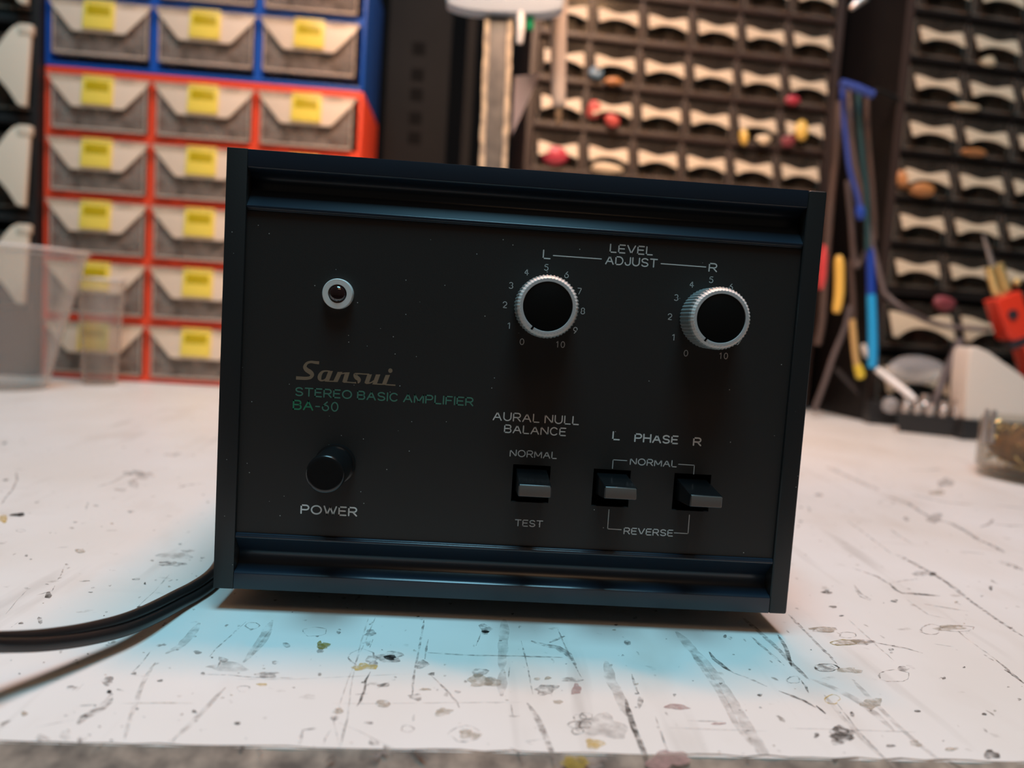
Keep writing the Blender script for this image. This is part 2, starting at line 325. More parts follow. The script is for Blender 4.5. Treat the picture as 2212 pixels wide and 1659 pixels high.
# scuffs, gouges and stains in the paint
MARK_MATS = ['gray', 'dark', 'faint', 'tan', 'yellow', 'olive', 'pink', 'black']
MARKS = [
(0,"s",[(-1065,-582,14.0),(-1053,-628,13.8),(-1056,-658,13.6),(-1067,-688,13.5),(-1074,-709,13.5),(-1074,-737,13.3)]),
(1,"s",[(-1061,-558,3.8),(-1039,-568,3.7)]),
(1,"s",[(-1112,-651,4.1),(-1077,-644,4.1)]),
(2,"s",[(-1087,-717,2.7),(-1121,-733,2.7),(-1163,-760,2.7)]),
(1,"s",[(-1059,-651,2.3),(-1072,-691,2.3)]),
(0,"s",[(-1612,163,3.1),(-1595,113,3.1),(-1622,67,3.1)]),
(0,"s",[(-1687,371,2.7),(-1650,275,2.6),(-1633,221,2.6)]),
(2,"s",[(-1274,328,3.2),(-1266,248,3.1),(-1256,158,3.0)]),
(2,"s",[(-1256,158,2.4),(-1253,31,2.3),(-1243,-59,2.3),(-1270,-124,2.2)]),
(0,"s",[(-864,-455,2.9),(-799,-454,2.8),(-731,-462,2.8),(-617,-456,2.8)]),
(2,"s",[(-784,-526,7.8),(-791,-576,7.7),(-799,-653,7.5),(-810,-725,7.3),(-823,-792,7.1)]),
(2,"s",[(-1027,-397,6.4),(-1018,-478,6.3),(-995,-576,6.0),(-966,-694,5.8),(-933,-799,5.5)]),
(0,"s",[(-1071,-323,2.5),(-1063,-409,2.5),(-1064,-473,2.4)]),
(2,"s",[(-1005,-106,14.9),(-999,-176,14.6),(-998,-274,14.1),(-1021,-338,13.9)]),
(2,"s",[(-781,-57,12.1),(-777,-175,11.7),(-777,-334,11.0),(-782,-374,10.9)]),
(0,"s",[(-862,-78,2.7),(-878,-208,2.6),(-890,-295,2.5),(-890,-345,2.5)]),
(1,"s",[(-528,-726,2.5),(-521,-785,2.4)]),
(1,"s",[(-528,-726,2.1),(-501,-715,2.1)]),
(0,"s",[(-1160,-537,2.4),(-1159,-578,2.4)]),
(0,"s",[(-988,-834,3.0),(-975,-818,3.0),(-954,-813,3.0)]),
(0,"s",[(-1550,-201,2.3),(-1552,-155,2.3)]),
(0,"s",[(-1246,-759,2.7),(-1221,-761,2.7)]),
(3,"s",[(-1019,-633,1.8),(-920,-621,1.8),(-838,-618,1.8)]),
(0,"s",[(-1828,583,2.9),(-1795,598,2.9)]),
(0,"s",[(-850,-361,3.4),(-844,-417,3.4)]),
(2,"s",[(-1683,131,1.9),(-1659,21,1.8),(-1624,-104,1.8)]),
(0,"s",[(-277,2,3.7),(-276,-90,3.6),(-276,-233,3.4),(-278,-339,3.3),(-277,-425,3.2),(-272,-542,3.0)]),
(0,"s",[(-252,-155,3.5),(-253,-231,3.4),(-253,-302,3.3)]),
(0,"s",[(-79,-83,3.0),(-96,-190,2.9)]),
(2,"s",[(4,41,17.1),(-5,-142,16.0),(-15,-291,15.2),(-17,-359,14.8)]),
(2,"s",[(-13,-348,16.8),(-20,-434,16.3),(-23,-513,15.8)]),
(1,"s",[(7,-335,2.7),(1,-401,2.7)]),
(1,"s",[(-406,-399,3.7),(-412,-457,3.7),(-406,-515,3.6),(-409,-572,3.5),(-415,-603,3.5)]),
(0,"s",[(-428,-536,3.6),(-392,-529,3.6)]),
(1,"s",[(-373,-498,2.1),(-343,-456,2.1)]),
(0,"s",[(-231,-400,3.7),(-202,-449,3.7),(-171,-506,3.6),(-146,-560,3.5),(-140,-587,3.5)]),
(1,"s",[(-496,-718,1.9),(-529,-725,1.9)]),
(0,"s",[(-529,-728,2.8),(-528,-762,2.8),(-523,-791,2.8)]),
(0,"s",[(-461,-723,1.9),(-466,-762,1.9),(-465,-791,1.8)]),
(0,"s",[(-429,-173,2.9),(-431,-236,2.8)]),
(0,"s",[(87,-133,14.7),(130,-161,14.5),(172,-176,14.5),(200,-223,14.3),(214,-282,14.0)]),
(0,"s",[(148,-140,11.7),(205,-81,12.0)]),
(0,"s",[(188,-27,3.1),(201,-211,2.9),(222,-381,2.7)]),
(0,"s",[(47,-545,9.1),(64,-598,8.9),(77,-665,8.7),(85,-721,8.5),(92,-781,8.3),(97,-837,8.1)]),
(0,"s",[(85,-725,2.4),(32,-740,2.3),(48,-754,2.3)]),
(2,"s",[(-482,-591,1.7),(-349,-581,1.7),(-169,-562,1.7),(35,-544,1.8)]),
(0,"s",[(-248,-255,4.5),(-127,-261,4.5),(31,-252,4.5),(191,-248,4.5)]),
(2,"s",[(-774,-478,1.6),(-605,-463,1.6),(-322,-408,1.6),(-278,-404,1.6)]),
(2,"s",[(-445,5,2.5),(-451,-188,2.3),(-462,-441,2.1),(-460,-611,2.0),(-461,-679,1.9),(-420,-813,1.8)]),
(2,"s",[(-468,2,2.5),(-463,-215,2.3),(-450,-460,2.1),(-427,-677,1.9),(-424,-770,1.9),(-424,-814,1.8)]),
(0,"s",[(-429,-668,3.4),(-427,-740,3.3),(-424,-770,3.2)]),
(2,"s",[(-447,-686,1.5),(-390,-722,1.5),(-334,-764,1.5),(-281,-804,1.5)]),
(0,"s",[(54,-136,2.3),(63,-330,2.2),(67,-496,2.1)]),
(2,"s",[(-764,-129,9.0),(-765,-245,8.7),(-773,-340,8.4)]),
(1,"s",[(2,-558,2.5),(4,-620,2.4)]),
(2,"s",[(-259,-631,5.4),(-258,-664,5.3)]),
(0,"s",[(-11,-773,5.1),(9,-786,5.0),(21,-828,5.0)]),
(1,"s",[(-257,-796,5.9),(-232,-816,5.9),(-210,-835,5.8)]),
(1,"s",[(-427,-817,7.7),(-438,-842,7.7),(-446,-863,7.6)]),
(1,"s",[(332,-503,8.6),(327,-574,8.4),(324,-662,8.1),(326,-732,7.9),(327,-789,7.7),(324,-836,7.5)]),
(2,"s",[(317,-262,18.0),(309,-391,17.1),(319,-504,16.5),(319,-597,15.9)]),
(0,"s",[(382,-343,4.9),(376,-450,4.7),(379,-469,4.7)]),
(2,"s",[(610,-2,20.0),(627,-155,19.1),(642,-292,18.3),(645,-428,17.5),(645,-573,16.7),(640,-701,15.9),(630,-815,15.3)]),
(2,"s",[(620,-156,11.5),(627,-404,10.6),(615,-609,9.8),(621,-722,9.5)]),
(1,"s",[(680,-158,9.2),(680,-213,9.1),(696,-272,8.9),(712,-307,8.8)]),
(0,"s",[(712,-307,5.1),(743,-333,5.1),(788,-390,5.1)]),
(1,"s",[(814,-414,6.5),(844,-444,6.4),(870,-473,6.4),(886,-509,6.4)]),
(7,"s",[(891,-496,6.4),(899,-541,6.3)]),
(1,"s",[(915,-339,5.2),(911,-380,5.2),(903,-420,5.1)]),
(1,"s",[(980,10,7.5),(967,-88,7.3),(940,-189,7.1),(924,-244,6.9)]),
(0,"s",[(904,165,9.5),(919,31,9.2),(933,-109,8.8),(935,-228,8.5),(943,-336,8.3)]),
(0,"s",[(873,-11,6.6),(888,-130,6.4),(902,-238,6.2)]),
(2,"s",[(949,-322,12.8),(993,-373,12.7),(1028,-436,12.6),(1049,-520,12.3),(1055,-621,11.9)]),
(0,"s",[(1314,-19,7.0),(1364,-40,7.0),(1413,-61,7.0),(1450,-95,7.0)]),
(0,"s",[(1717,126,6.7),(1710,77,6.6)]),
(0,"s",[(1544,-10,4.5),(1602,-28,4.5)]),
(0,"s",[(1664,836,5.6),(1694,795,5.5),(1728,728,5.5),(1729,631,5.4)]),
(1,"s",[(1737,646,7.5),(1718,551,7.4),(1725,514,7.3)]),
(1,"s",[(1718,518,12.5),(1801,516,12.7),(1882,504,12.8)]),
(0,"s",[(1743,646,3.2),(1837,692,3.3),(1923,721,3.4)]),
(0,"s",[(2018,1066,9.7),(2040,954,9.5),(2042,786,9.2),(2024,630,8.9),(1989,461,8.6),(1963,265,8.2),(1951,93,7.9)]),
(1,"s",[(1668,-199,7.9),(1672,-244,7.9),(1664,-296,7.7)]),
(0,"s",[(1690,-126,6.3),(1686,-174,6.2),(1664,-245,6.1)]),
(2,"s",[(1088,-317,8.5),(1082,-457,8.2),(1081,-575,7.9),(1085,-672,7.6),(1096,-750,7.5),(1116,-789,7.4)]),
(2,"s",[(947,-429,8.0),(940,-563,7.7),(940,-671,7.4),(949,-740,7.3),(962,-798,7.2)]),
(0,"s",[(963,-478,2.9),(950,-629,2.7),(953,-701,2.7),(952,-787,2.6)]),
(2,"s",[(755,-629,2.3),(874,-625,2.4),(1114,-623,2.5)]),
(2,"s",[(423,-649,2.2),(573,-649,2.2),(689,-647,2.3)]),
(0,"s",[(481,-608,2.6),(581,-606,2.6)]),
(0,"s",[(1101,208,6.3),(1099,88,6.1),(1096,-41,5.9),(1095,-142,5.7),(1090,-214,5.6)]),
(0,"s",[(1552,594,6.2),(1527,488,6.1),(1535,416,6.0)]),
(2,"s",[(1700,437,5.1),(1694,277,4.9),(1749,241,4.9)]),
(2,"s",[(1748,396,9.2),(1833,360,9.2),(1896,334,9.3)]),
(2,"s",[(1326,193,3.7),(1314,-19,3.5),(1307,-170,3.3)]),
(2,"s",[(1706,96,3.8),(1696,-84,3.6),(1670,-288,3.5)]),
(0,"s",[(2530,1061,14.2),(2552,998,14.1),(2562,920,13.9)]),
(0,"s",[(1055,-459,5.2),(1079,-488,5.1)]),
(0,"s",[(397,-592,2.6),(390,-737,2.4),(389,-794,2.4)]),
(0,"s",[(1096,-741,4.8),(1139,-771,4.8),(1164,-783,4.8)]),
(0,"s",[(952,-787,8.5),(963,-798,8.5)]),
(2,"s",[(2833,3594,33.5),(2810,3287,32.1),(2811,3014,31.0),(2799,2722,29.7)]),
(0,"s",[(2736,2555,16.4),(2787,2458,16.2),(2795,2320,15.9),(2738,2083,15.3),(2726,1931,14.9)]),
(0,"s",[(2724,1902,17.5),(2769,1827,17.3),(2755,1664,16.9),(2707,1483,16.3),(2715,1391,16.1),(2686,1233,15.7)]),
(2,"s",[(3590,3698,17.8),(3733,3684,18.0),(3963,3827,18.5)]),
(2,"s",[(2094,1753,6.4),(2051,1416,6.0),(2003,1104,5.7)]),
(0,"s",[(2003,1104,5.7),(2041,1071,5.6),(2025,935,5.5),(2034,829,5.4),(2027,695,5.2),(1994,537,5.1)]),
(0,"s",[(3466,2430,13.1),(3547,2395,13.1),(3625,2361,13.2)]),
(0,"s",[(2917,1773,8.7),(3021,1846,8.9),(3160,2001,9.2)]),
(0,"s",[(3043,1878,10.8),(3151,1843,10.8),(3258,1863,11.0)]),
(2,"s",[(2279,1629,8.0),(2243,1450,7.7),(2232,1310,7.5)]),
(0,"s",[(2448,1216,8.3),(2550,1191,8.4)]),
(0,"s",[(2545,1089,9.0),(2578,1036,9.0),(2579,943,8.8)]),
(0,"s",[(1525,535,3.6),(1507,446,3.5),(1528,407,3.5)]),
(2,"s",[(2003,2087,9.3),(1946,1922,9.0)]),
(2,"s",[(2985,2649,19.9),(3114,2423,19.5),(3283,2391,19.7)]),
(0,"s",[(-1768,1694,6.7),(-1754,1767,6.8),(-1712,1819,6.8),(-1672,1844,6.8)]),
(2,"s",[(-2166,1943,10.8),(-2147,1741,10.4),(-2174,1638,10.2)]),
(0,"s",[(-2751,1881,5.3),(-2629,1677,5.0),(-2528,1462,4.8),(-2469,1307,4.6),(-2416,1184,4.5)]),
(0,"s",[(-1831,575,2.1),(-1810,586,2.1),(-1790,597,2.1)]),
(2,"s",[(-2071,1325,5.1),(-2002,1164,4.9)]),
(3,"s",[(-2329,1032,3.7),(-2277,1036,3.7)]),
(0,"b",[(-1095,-515),(-1088,-523),(-1088,-531),(-1089,-537),(-1092,-546),(-1101,-542),(-1109,-534),(-1116,-526),(-1124,-517),(-1121,-509),(-1121,-503),(-1123,-493),(-1117,-492),(-1111,-489),(-1102,-492),(-1095,-504)]),
(7,"b",[(-1068,-574),(-1067,-580),(-1070,-583),(-1077,-582),(-1080,-575),(-1082,-570),(-1080,-564),(-1072,-568)]),
(1,"b",[(-1068,-698),(-1065,-706),(-1074,-704),(-1081,-707),(-1088,-700),(-1083,-695),(-1082,-690),(-1075,-694)]),
(0,"b",[(-1257,462),(-1249,449),(-1261,439),(-1270,431),(-1278,423),(-1296,427),(-1308,432),(-1317,427),(-1334,419),(-1346,427),(-1359,434),(-1351,448),(-1365,457),(-1368,469),(-1350,474),(-1344,483),(-1331,486),(-1319,491),(-1306,480),(-1300,471),(-1291,470),(-1265,472)]),
(2,"b",[(-1279,562),(-1264,549),(-1261,533),(-1275,521),(-1300,520),(-1309,508),(-1328,509),(-1343,517),(-1351,530),(-1381,518),(-1401,527),(-1416,541),(-1411,557),(-1404,572),(-1387,580),(-1379,592),(-1357,588),(-1343,588),(-1327,598),(-1306,598),(-1296,585),(-1292,571)]),
(1,"b",[(-1573,73),(-1567,57),(-1565,42),(-1574,46),(-1585,49),(-1595,71),(-1601,86),(-1605,101),(-1600,108),(-1585,88)]),
(0,"b",[(-1490,-137),(-1478,-158),(-1479,-168),(-1489,-160),(-1499,-145),(-1512,-127),(-1517,-110),(-1508,-116),(-1502,-118)]),
(1,"b",[(-1356,268),(-1356,259),(-1366,255),(-1378,255),(-1387,263),(-1380,270),(-1375,276),(-1362,277)]),
(1,"b",[(-1318,225),(-1311,212),(-1316,214),(-1319,214),(-1325,224),(-1327,234),(-1329,244),(-1322,234)]),
(0,"b",[(-673,-440),(-673,-443),(-666,-448),(-667,-453),(-675,-456),(-686,-458),(-697,-463),(-708,-460),(-713,-454),(-713,-449),(-726,-449),(-731,-445),(-731,-441),(-721,-438),(-720,-434),(-715,-429),(-706,-426),(-695,-427),(-683,-425),(-669,-425),(-661,-429),(-669,-437)]),
(2,"b",[(-771,-401),(-764,-408),(-750,-418),(-760,-427),(-776,-433),(-797,-434),(-814,-433),(-831,-434),(-844,-428),(-853,-422),(-860,-416),(-880,-411),(-873,-403),(-860,-396),(-853,-391),(-853,-378),(-838,-369),(-815,-371),(-798,-376),(-788,-385),(-779,-390),(-777,-396)]),
(1,"b",[(-866,-451),(-864,-457),(-868,-461),(-875,-459),(-878,-452),(-878,-446),(-876,-441),(-869,-445)]),
(0,"s",[(-720,-535,1.5),(-722,-543,1.8),(-729,-547,1.1),(-738,-547,0.6),(-746,-539,1.2),(-751,-531,0.9),(-754,-521,1.4),(-746,-516,1.8),(-740,-513,1.7),(-732,-513,1.8),(-722,-517,2.2),(-719,-527,2.2),(-717,-536,1.3)]),
(4,"b",[(-678,-501),(-679,-507),(-687,-510),(-695,-511),(-700,-506),(-709,-503),(-709,-497),(-699,-494),(-692,-495),(-682,-494)]),
(1,"b",[(-689,-706),(-689,-711),(-694,-714),(-700,-712),(-703,-707),(-705,-701),(-699,-699),(-693,-702)]),
(1,"b",[(-645,-815),(-649,-818),(-650,-822),(-656,-821),(-658,-816),(-659,-811),(-654,-809),(-649,-809)]),
(1,"b",[(-814,-658),(-812,-665),(-819,-665),(-824,-664),(-827,-659),(-828,-653),(-825,-648),(-819,-654)]),
(0,"b",[(-817,-795),(-815,-800),(-820,-802),(-827,-801),(-833,-796),(-829,-792),(-826,-787),(-818,-788)]),
(1,"b",[(-963,-502),(-961,-507),(-967,-509),(-973,-509),(-980,-503),(-974,-499),(-973,-494),(-966,-496)]),
(1,"b",[(-1050,-467),(-1048,-474),(-1053,-476),(-1059,-475),(-1065,-469),(-1061,-465),(-1061,-458),(-1053,-460)]),
(1,"b",[(-1683,389),(-1679,382),(-1684,380),(-1690,382),(-1694,387),(-1696,393),(-1693,398),(-1687,394)]),
(1,"b",[(-1841,428),(-1840,423),(-1841,419),(-1847,422),(-1851,426),(-1852,431),(-1850,435),(-1845,434)]),
(1,"b",[(-1639,174),(-1638,169),(-1643,169),(-1647,170),(-1652,173),(-1652,177),(-1649,179),(-1644,177)]),
(1,"b",[(-1455,117),(-1456,112),(-1459,109),(-1464,112),(-1472,115),(-1472,121),(-1464,120),(-1460,122)]),
(1,"b",[(-1239,6),(-1240,0),(-1243,-3),(-1249,-2),(-1255,4),(-1253,10),(-1250,13),(-1244,12)]),
(1,"b",[(-1320,-81),(-1320,-84),(-1321,-85),(-1324,-85),(-1325,-81),(-1326,-78),(-1325,-76),(-1322,-78)]),
(1,"b",[(-1533,-165),(-1529,-171),(-1535,-173),(-1543,-174),(-1547,-167),(-1546,-162),(-1545,-155),(-1537,-160)]),
(1,"b",[(-1323,-424),(-1323,-427),(-1324,-429),(-1328,-429),(-1329,-425),(-1331,-421),(-1329,-420),(-1326,-421)]),
(0,"b",[(-1167,-558),(-1172,-564),(-1175,-567),(-1179,-571),(-1189,-569),(-1192,-560),(-1195,-553),(-1190,-549),(-1184,-548),(-1176,-552)]),
(1,"b",[(-1072,-648),(-1071,-651),(-1073,-652),(-1077,-653),(-1079,-648),(-1079,-645),(-1078,-643),(-1074,-644)]),
(1,"b",[(-1234,-359),(-1232,-362),(-1235,-364),(-1238,-362),(-1240,-359),(-1242,-355),(-1239,-354),(-1236,-356)]),
(3,"b",[(-1214,-698),(-1215,-706),(-1217,-711),(-1222,-711),(-1230,-700),(-1235,-689),(-1231,-686),(-1224,-691)]),
(2,"b",[(-1104,-804),(-1098,-811),(-1099,-817),(-1108,-817),(-1114,-817),(-1119,-820),(-1125,-815),(-1130,-811),(-1138,-807),(-1137,-801),(-1137,-796),(-1139,-787),(-1130,-788),(-1121,-793),(-1116,-796),(-1111,-800)]),
(2,"b",[(-1065,-789),(-1056,-802),(-1059,-806),(-1060,-811),(-1059,-819),(-1067,-809),(-1072,-802),(-1079,-803),(-1089,-791),(-1091,-778),(-1092,-771),(-1087,-771),(-1083,-774),(-1085,-761),(-1079,-764),(-1070,-777)]),
(3,"b",[(-1699,554),(-1695,538),(-1702,530),(-1710,524),(-1722,533),(-1733,541),(-1743,556),(-1750,575),(-1736,576),(-1724,571),(-1714,565)]),
(0,"b",[(-829,-359),(-832,-370),(-835,-378),(-842,-378),(-849,-372),(-856,-367),(-860,-357),(-864,-342),(-853,-345),(-847,-346),(-840,-351)]),
(0,"b",[(-921,-318),(-922,-327),(-927,-333),(-936,-332),(-941,-324),(-950,-315),(-946,-307),(-936,-307),(-929,-313)]),
(0,"b",[(-1461,160),(-1464,154),(-1471,153),(-1478,151),(-1483,158),(-1482,163),(-1478,168),(-1471,163)]),
(0,"b",[(-1518,225),(-1526,219),(-1535,214),(-1549,214),(-1556,219),(-1553,225),(-1542,229),(-1526,231)]),
(0,"b",[(-571,-242),(-573,-250),(-571,-266),(-580,-264),(-587,-259),(-593,-250),(-595,-239),(-592,-231),(-588,-222),(-580,-217),(-575,-233)]),
(5,"b",[(-568,-237),(-568,-255),(-572,-266),(-578,-262),(-583,-264),(-589,-255),(-591,-239),(-599,-220),(-596,-206),(-591,-200),(-583,-221),(-578,-225)]),
(0,"b",[(-1028,-806),(-1024,-816),(-1023,-824),(-1028,-820),(-1032,-816),(-1040,-806),(-1044,-794),(-1042,-792),(-1042,-787),(-1035,-795)]),
(1,"b",[(-1167,327),(-1167,321),(-1167,315),(-1171,323),(-1175,326),(-1177,333),(-1174,333),(-1170,332)]),
(0,"s",[(-410,-333,1.4),(-419,-355,2.0),(-434,-367,2.5),(-453,-360,1.6),(-469,-341,3.0),(-485,-314,2.7),(-483,-281,1.7),(-469,-262,2.8),(-454,-245,0.9),(-435,-257,1.0),(-414,-270,2.9),(-410,-304,2.6),(-409,-334,2.3)]),
(0,"b",[(-400,-327),(-391,-340),(-391,-356),(-399,-363),(-408,-369),(-416,-354),(-418,-339),(-428,-336),(-433,-323),(-430,-310),(-428,-294),(-418,-294),(-409,-293),(-399,-296),(-394,-312)]),
(0,"b",[(-332,-295),(-335,-301),(-328,-311),(-326,-324),(-336,-332),(-351,-331),(-363,-332),(-377,-333),(-387,-327),(-392,-317),(-396,-309),(-402,-301),(-412,-290),(-395,-284),(-387,-278),(-378,-274),(-373,-257),(-358,-253),(-343,-255),(-330,-262),(-321,-271),(-318,-283)]),
(7,"b",[(-340,-299),(-348,-304),(-345,-316),(-359,-320),(-369,-313),(-375,-308),(-378,-302),(-381,-295),(-373,-289),(-363,-284),(-348,-282),(-344,-292)]),
(4,"b",[(-389,-365),(-391,-373),(-392,-382),(-410,-382),(-420,-380),(-425,-384),(-436,-394),(-451,-396),(-455,-386),(-464,-381),(-468,-373),(-456,-365),(-446,-362),(-447,-354),(-444,-345),(-431,-343),(-421,-348),(-412,-351),(-399,-351),(-390,-357)]),
(0,"b",[(-38,-51),(-48,-67),(-53,-79),(-58,-96),(-68,-99),(-76,-93),(-80,-77),(-77,-60),(-83,-48),(-88,-23),(-78,-9),(-67,-6),(-59,-18),(-54,-30),(-46,-35)]),
(7,"b",[(-50,-73),(-55,-81),(-65,-88),(-74,-82),(-78,-76),(-77,-67),(-65,-65),(-57,-67)]),
(3,"b",[(-20,-423),(-21,-436),(-24,-450),(-38,-459),(-58,-457),(-71,-456),(-82,-462),(-96,-465),(-111,-462),(-108,-447),(-112,-439),(-120,-432),(-122,-422),(-116,-412),(-108,-402),(-100,-389),(-84,-383),(-70,-398),(-64,-407),(-55,-408),(-40,-408),(-31,-414)]),
(0,"b",[(-60,-374),(-65,-384),(-73,-389),(-77,-398),(-86,-408),(-98,-411),(-103,-397),(-104,-386),(-108,-378),(-108,-368),(-103,-359),(-96,-350),(-85,-349),(-77,-353),(-64,-351),(-55,-360)]),
(0,"b",[(-31,-424),(-43,-432),(-45,-441),(-50,-450),(-59,-456),(-69,-452),(-71,-438),(-65,-427),(-71,-417),(-67,-405),(-58,-401),(-48,-398),(-40,-403),(-35,-413)]),
(1,"b",[(-341,-476),(-344,-484),(-351,-488),(-360,-488),(-371,-488),(-378,-479),(-368,-472),(-362,-468),(-353,-461),(-343,-467)]),
(0,"b",[(-236,-335),(-243,-348),(-250,-354),(-255,-361),(-262,-367),(-274,-366),(-276,-346),(-274,-332),(-272,-319),(-266,-311),(-258,-304),(-251,-313),(-243,-321)]),
(1,"b",[(-218,-397),(-218,-405),(-226,-407),(-234,-406),(-238,-398),(-232,-392),(-227,-387),(-218,-386)]),
(3,"b",[(-325,-581),(-329,-591),(-332,-601),(-343,-599),(-350,-600),(-359,-597),(-357,-587),(-364,-580),(-366,-567),(-357,-560),(-347,-563),(-342,-575),(-332,-573)]),
(0,"s",[(-328,-589,1.9),(-337,-593,1.2),(-344,-600,2.6),(-352,-594,1.1),(-361,-591,1.2),(-366,-582,1.5),(-365,-572,1.0),(-358,-566,2.8),(-350,-561,0.9),(-341,-566,2.1),(-333,-570,1.5),(-329,-579,1.9),(-328,-589,1.2)]),
(3,"b",[(-159,-610),(-164,-616),(-166,-623),(-174,-624),(-179,-631),(-189,-636),(-202,-636),(-204,-625),(-203,-617),(-201,-611),(-201,-604),(-195,-600),(-191,-591),(-181,-590),(-174,-597),(-165,-597),(-154,-601)]),
(0,"s",[(-83,-730,2.5),(-100,-742,1.7),(-119,-752,2.5),(-141,-751,2.6),(-152,-734,1.0),(-166,-719,0.8),(-156,-701,2.1),(-142,-686,1.4),(-122,-675,1.3),(-101,-682,2.3),(-89,-696,1.4),(-80,-712,1.8),(-88,-728,1.5)]),
(3,"b",[(-77,-716),(-84,-725),(-89,-732),(-93,-740),(-103,-741),(-111,-735),(-118,-737),(-127,-739),(-134,-735),(-135,-727),(-133,-720),(-136,-713),(-138,-703),(-128,-699),(-121,-693),(-112,-694),(-105,-698),(-103,-707),(-97,-708),(-88,-710)]),
(0,"b",[(-334,-768),(-331,-779),(-339,-782),(-346,-783),(-352,-780),(-358,-775),(-358,-765),(-356,-756),(-351,-747),(-344,-757),(-340,-762)]),
(0,"b",[(-425,-123),(-424,-137),(-433,-145),(-440,-152),(-451,-151),(-463,-144),(-456,-126),(-459,-115),(-458,-100),(-448,-95),(-437,-99),(-432,-112)]),
(0,"s",[(-587,-148,3.1),(-599,-162,1.2),(-617,-167,1.5),(-639,-172,1.3),(-651,-154,1.7),(-660,-139,1.9),(-665,-121,2.5),(-650,-109,1.2),(-634,-98,2.6),(-613,-101,2.3),(-591,-109,1.2),(-588,-130,2.1),(-586,-148,3.1)]),
(5,"b",[(-555,-236),(-562,-244),(-560,-256),(-570,-259),(-581,-259),(-592,-252),(-594,-240),(-596,-229),(-584,-226),(-580,-212),(-567,-216),(-555,-222)]),
(0,"b",[(-566,-274),(-568,-286),(-575,-288),(-583,-290),(-589,-276),(-586,-265),(-581,-257),(-573,-263)]),
(0,"s",[(-811,-122,1.1),(-816,-131,2.7),(-823,-139,3.0),(-834,-134,1.6),(-844,-126,3.2),(-855,-113,3.1),(-855,-97,1.1),(-850,-85,1.4),(-840,-83,2.3),(-830,-83,1.1),(-819,-92,3.2),(-809,-106,2.0),(-812,-121,2.8)]),
(0,"b",[(-539,-132),(-541,-142),(-544,-148),(-549,-141),(-554,-134),(-555,-120),(-548,-124),(-544,-122)]),
(0,"b",[(-677,-242),(-674,-257),(-684,-263),(-693,-254),(-699,-244),(-704,-228),(-693,-225),(-684,-232)]),
(1,"s",[(201,-623,1.9),(192,-629,1.3),(183,-634,1.2),(175,-631,2.3),(169,-626,1.0),(170,-617,2.1),(170,-607,0.9),(177,-599,1.0),(187,-599,0.9),(196,-599,2.0),(203,-604,1.0),(204,-613,0.9),(200,-623,1.2)]),
(1,"s",[(180,-657,0.8),(175,-665,0.9),(165,-669,1.4),(157,-666,2.0),(152,-660,2.5),(148,-652,1.3),(154,-644,2.5),(161,-638,1.5),(169,-634,2.7),(176,-637,2.0),(184,-640,2.2),(182,-649,2.6),(180,-657,2.4)]),
(1,"s",[(209,-656,1.5),(202,-664,2.1),(193,-665,2.2),(184,-664,2.1),(178,-659,2.3),(179,-650,1.7),(183,-643,2.3),(187,-634,2.4),(196,-634,1.8),(205,-633,0.9),(209,-640,2.7),(213,-647,1.2),(209,-656,2.0)]),
(1,"s",[(185,-690,2.0),(178,-695,1.2),(170,-697,2.0),(162,-698,2.2),(157,-692,1.5),(156,-685,2.2),(159,-676,1.9),(165,-669,1.6),(174,-666,0.8),(181,-669,2.4),(186,-675,0.8),(186,-682,2.2),(184,-689,1.6)]),
(1,"s",[(219,-612,2.4),(212,-619,1.8),(203,-620,2.3),(194,-622,2.0),(187,-616,2.0),(187,-607,2.5),(190,-597,0.7),(197,-589,2.8),(207,-589,0.8),(215,-590,0.9),(221,-595,0.9),(221,-604,0.7),(219,-612,1.3)]),
(5,"b",[(184,-825),(176,-833),(164,-836),(162,-842),(159,-853),(150,-862),(140,-859),(131,-856),(124,-852),(121,-844),(122,-836),(128,-828),(124,-822),(120,-811),(125,-800),(138,-798),(148,-801),(158,-796),(168,-796),(175,-801),(177,-811),(179,-818)]),
(4,"b",[(237,-738),(225,-748),(217,-754),(212,-762),(205,-764),(199,-760),(191,-763),(185,-759),(186,-749),(187,-741),(185,-731),(188,-720),(198,-716),(205,-721),(211,-721),(217,-720),(224,-722),(233,-726)]),
(3,"b",[(-444,-627),(-445,-637),(-450,-642),(-456,-643),(-463,-642),(-474,-637),(-469,-625),(-468,-616),(-461,-614),(-454,-610),(-449,-620)]),
(0,"b",[(-451,-663),(-454,-671),(-459,-677),(-467,-673),(-473,-665),(-471,-656),(-463,-655),(-454,-653)]),
(0,"b",[(-679,-365),(-684,-371),(-688,-379),(-698,-374),(-700,-366),(-703,-358),(-695,-354),(-685,-357)]),
(6,"b",[(212,-455),(208,-466),(205,-479),(197,-481),(190,-483),(178,-489),(180,-470),(183,-457),(187,-448),(191,-439),(197,-416),(206,-419),(208,-435),(213,-442)]),
(0,"b",[(228,-394),(223,-400),(214,-405),(206,-411),(191,-409),(180,-409),(167,-410),(157,-408),(167,-401),(163,-397),(160,-392),(169,-387),(180,-381),(195,-380),(203,-385),(204,-390),(218,-390)]),
(0,"b",[(137,-461),(130,-467),(127,-473),(125,-481),(119,-489),(110,-491),(99,-500),(86,-502),(80,-492),(84,-478),(80,-473),(72,-466),(79,-458),(86,-452),(89,-444),(95,-435),(106,-436),(115,-437),(125,-435),(136,-435),(151,-437),(145,-451)]),
(3,"b",[(132,-391),(125,-399),(118,-403),(108,-405),(110,-393),(114,-386),(121,-380),(126,-385)]),
(3,"b",[(96,-401),(93,-407),(85,-412),(78,-409),(76,-403),(79,-396),(87,-393),(95,-394)]),
(3,"b",[(151,-532),(145,-538),(140,-545),(128,-545),(121,-541),(124,-535),(119,-528),(131,-525),(142,-522),(147,-527)]),
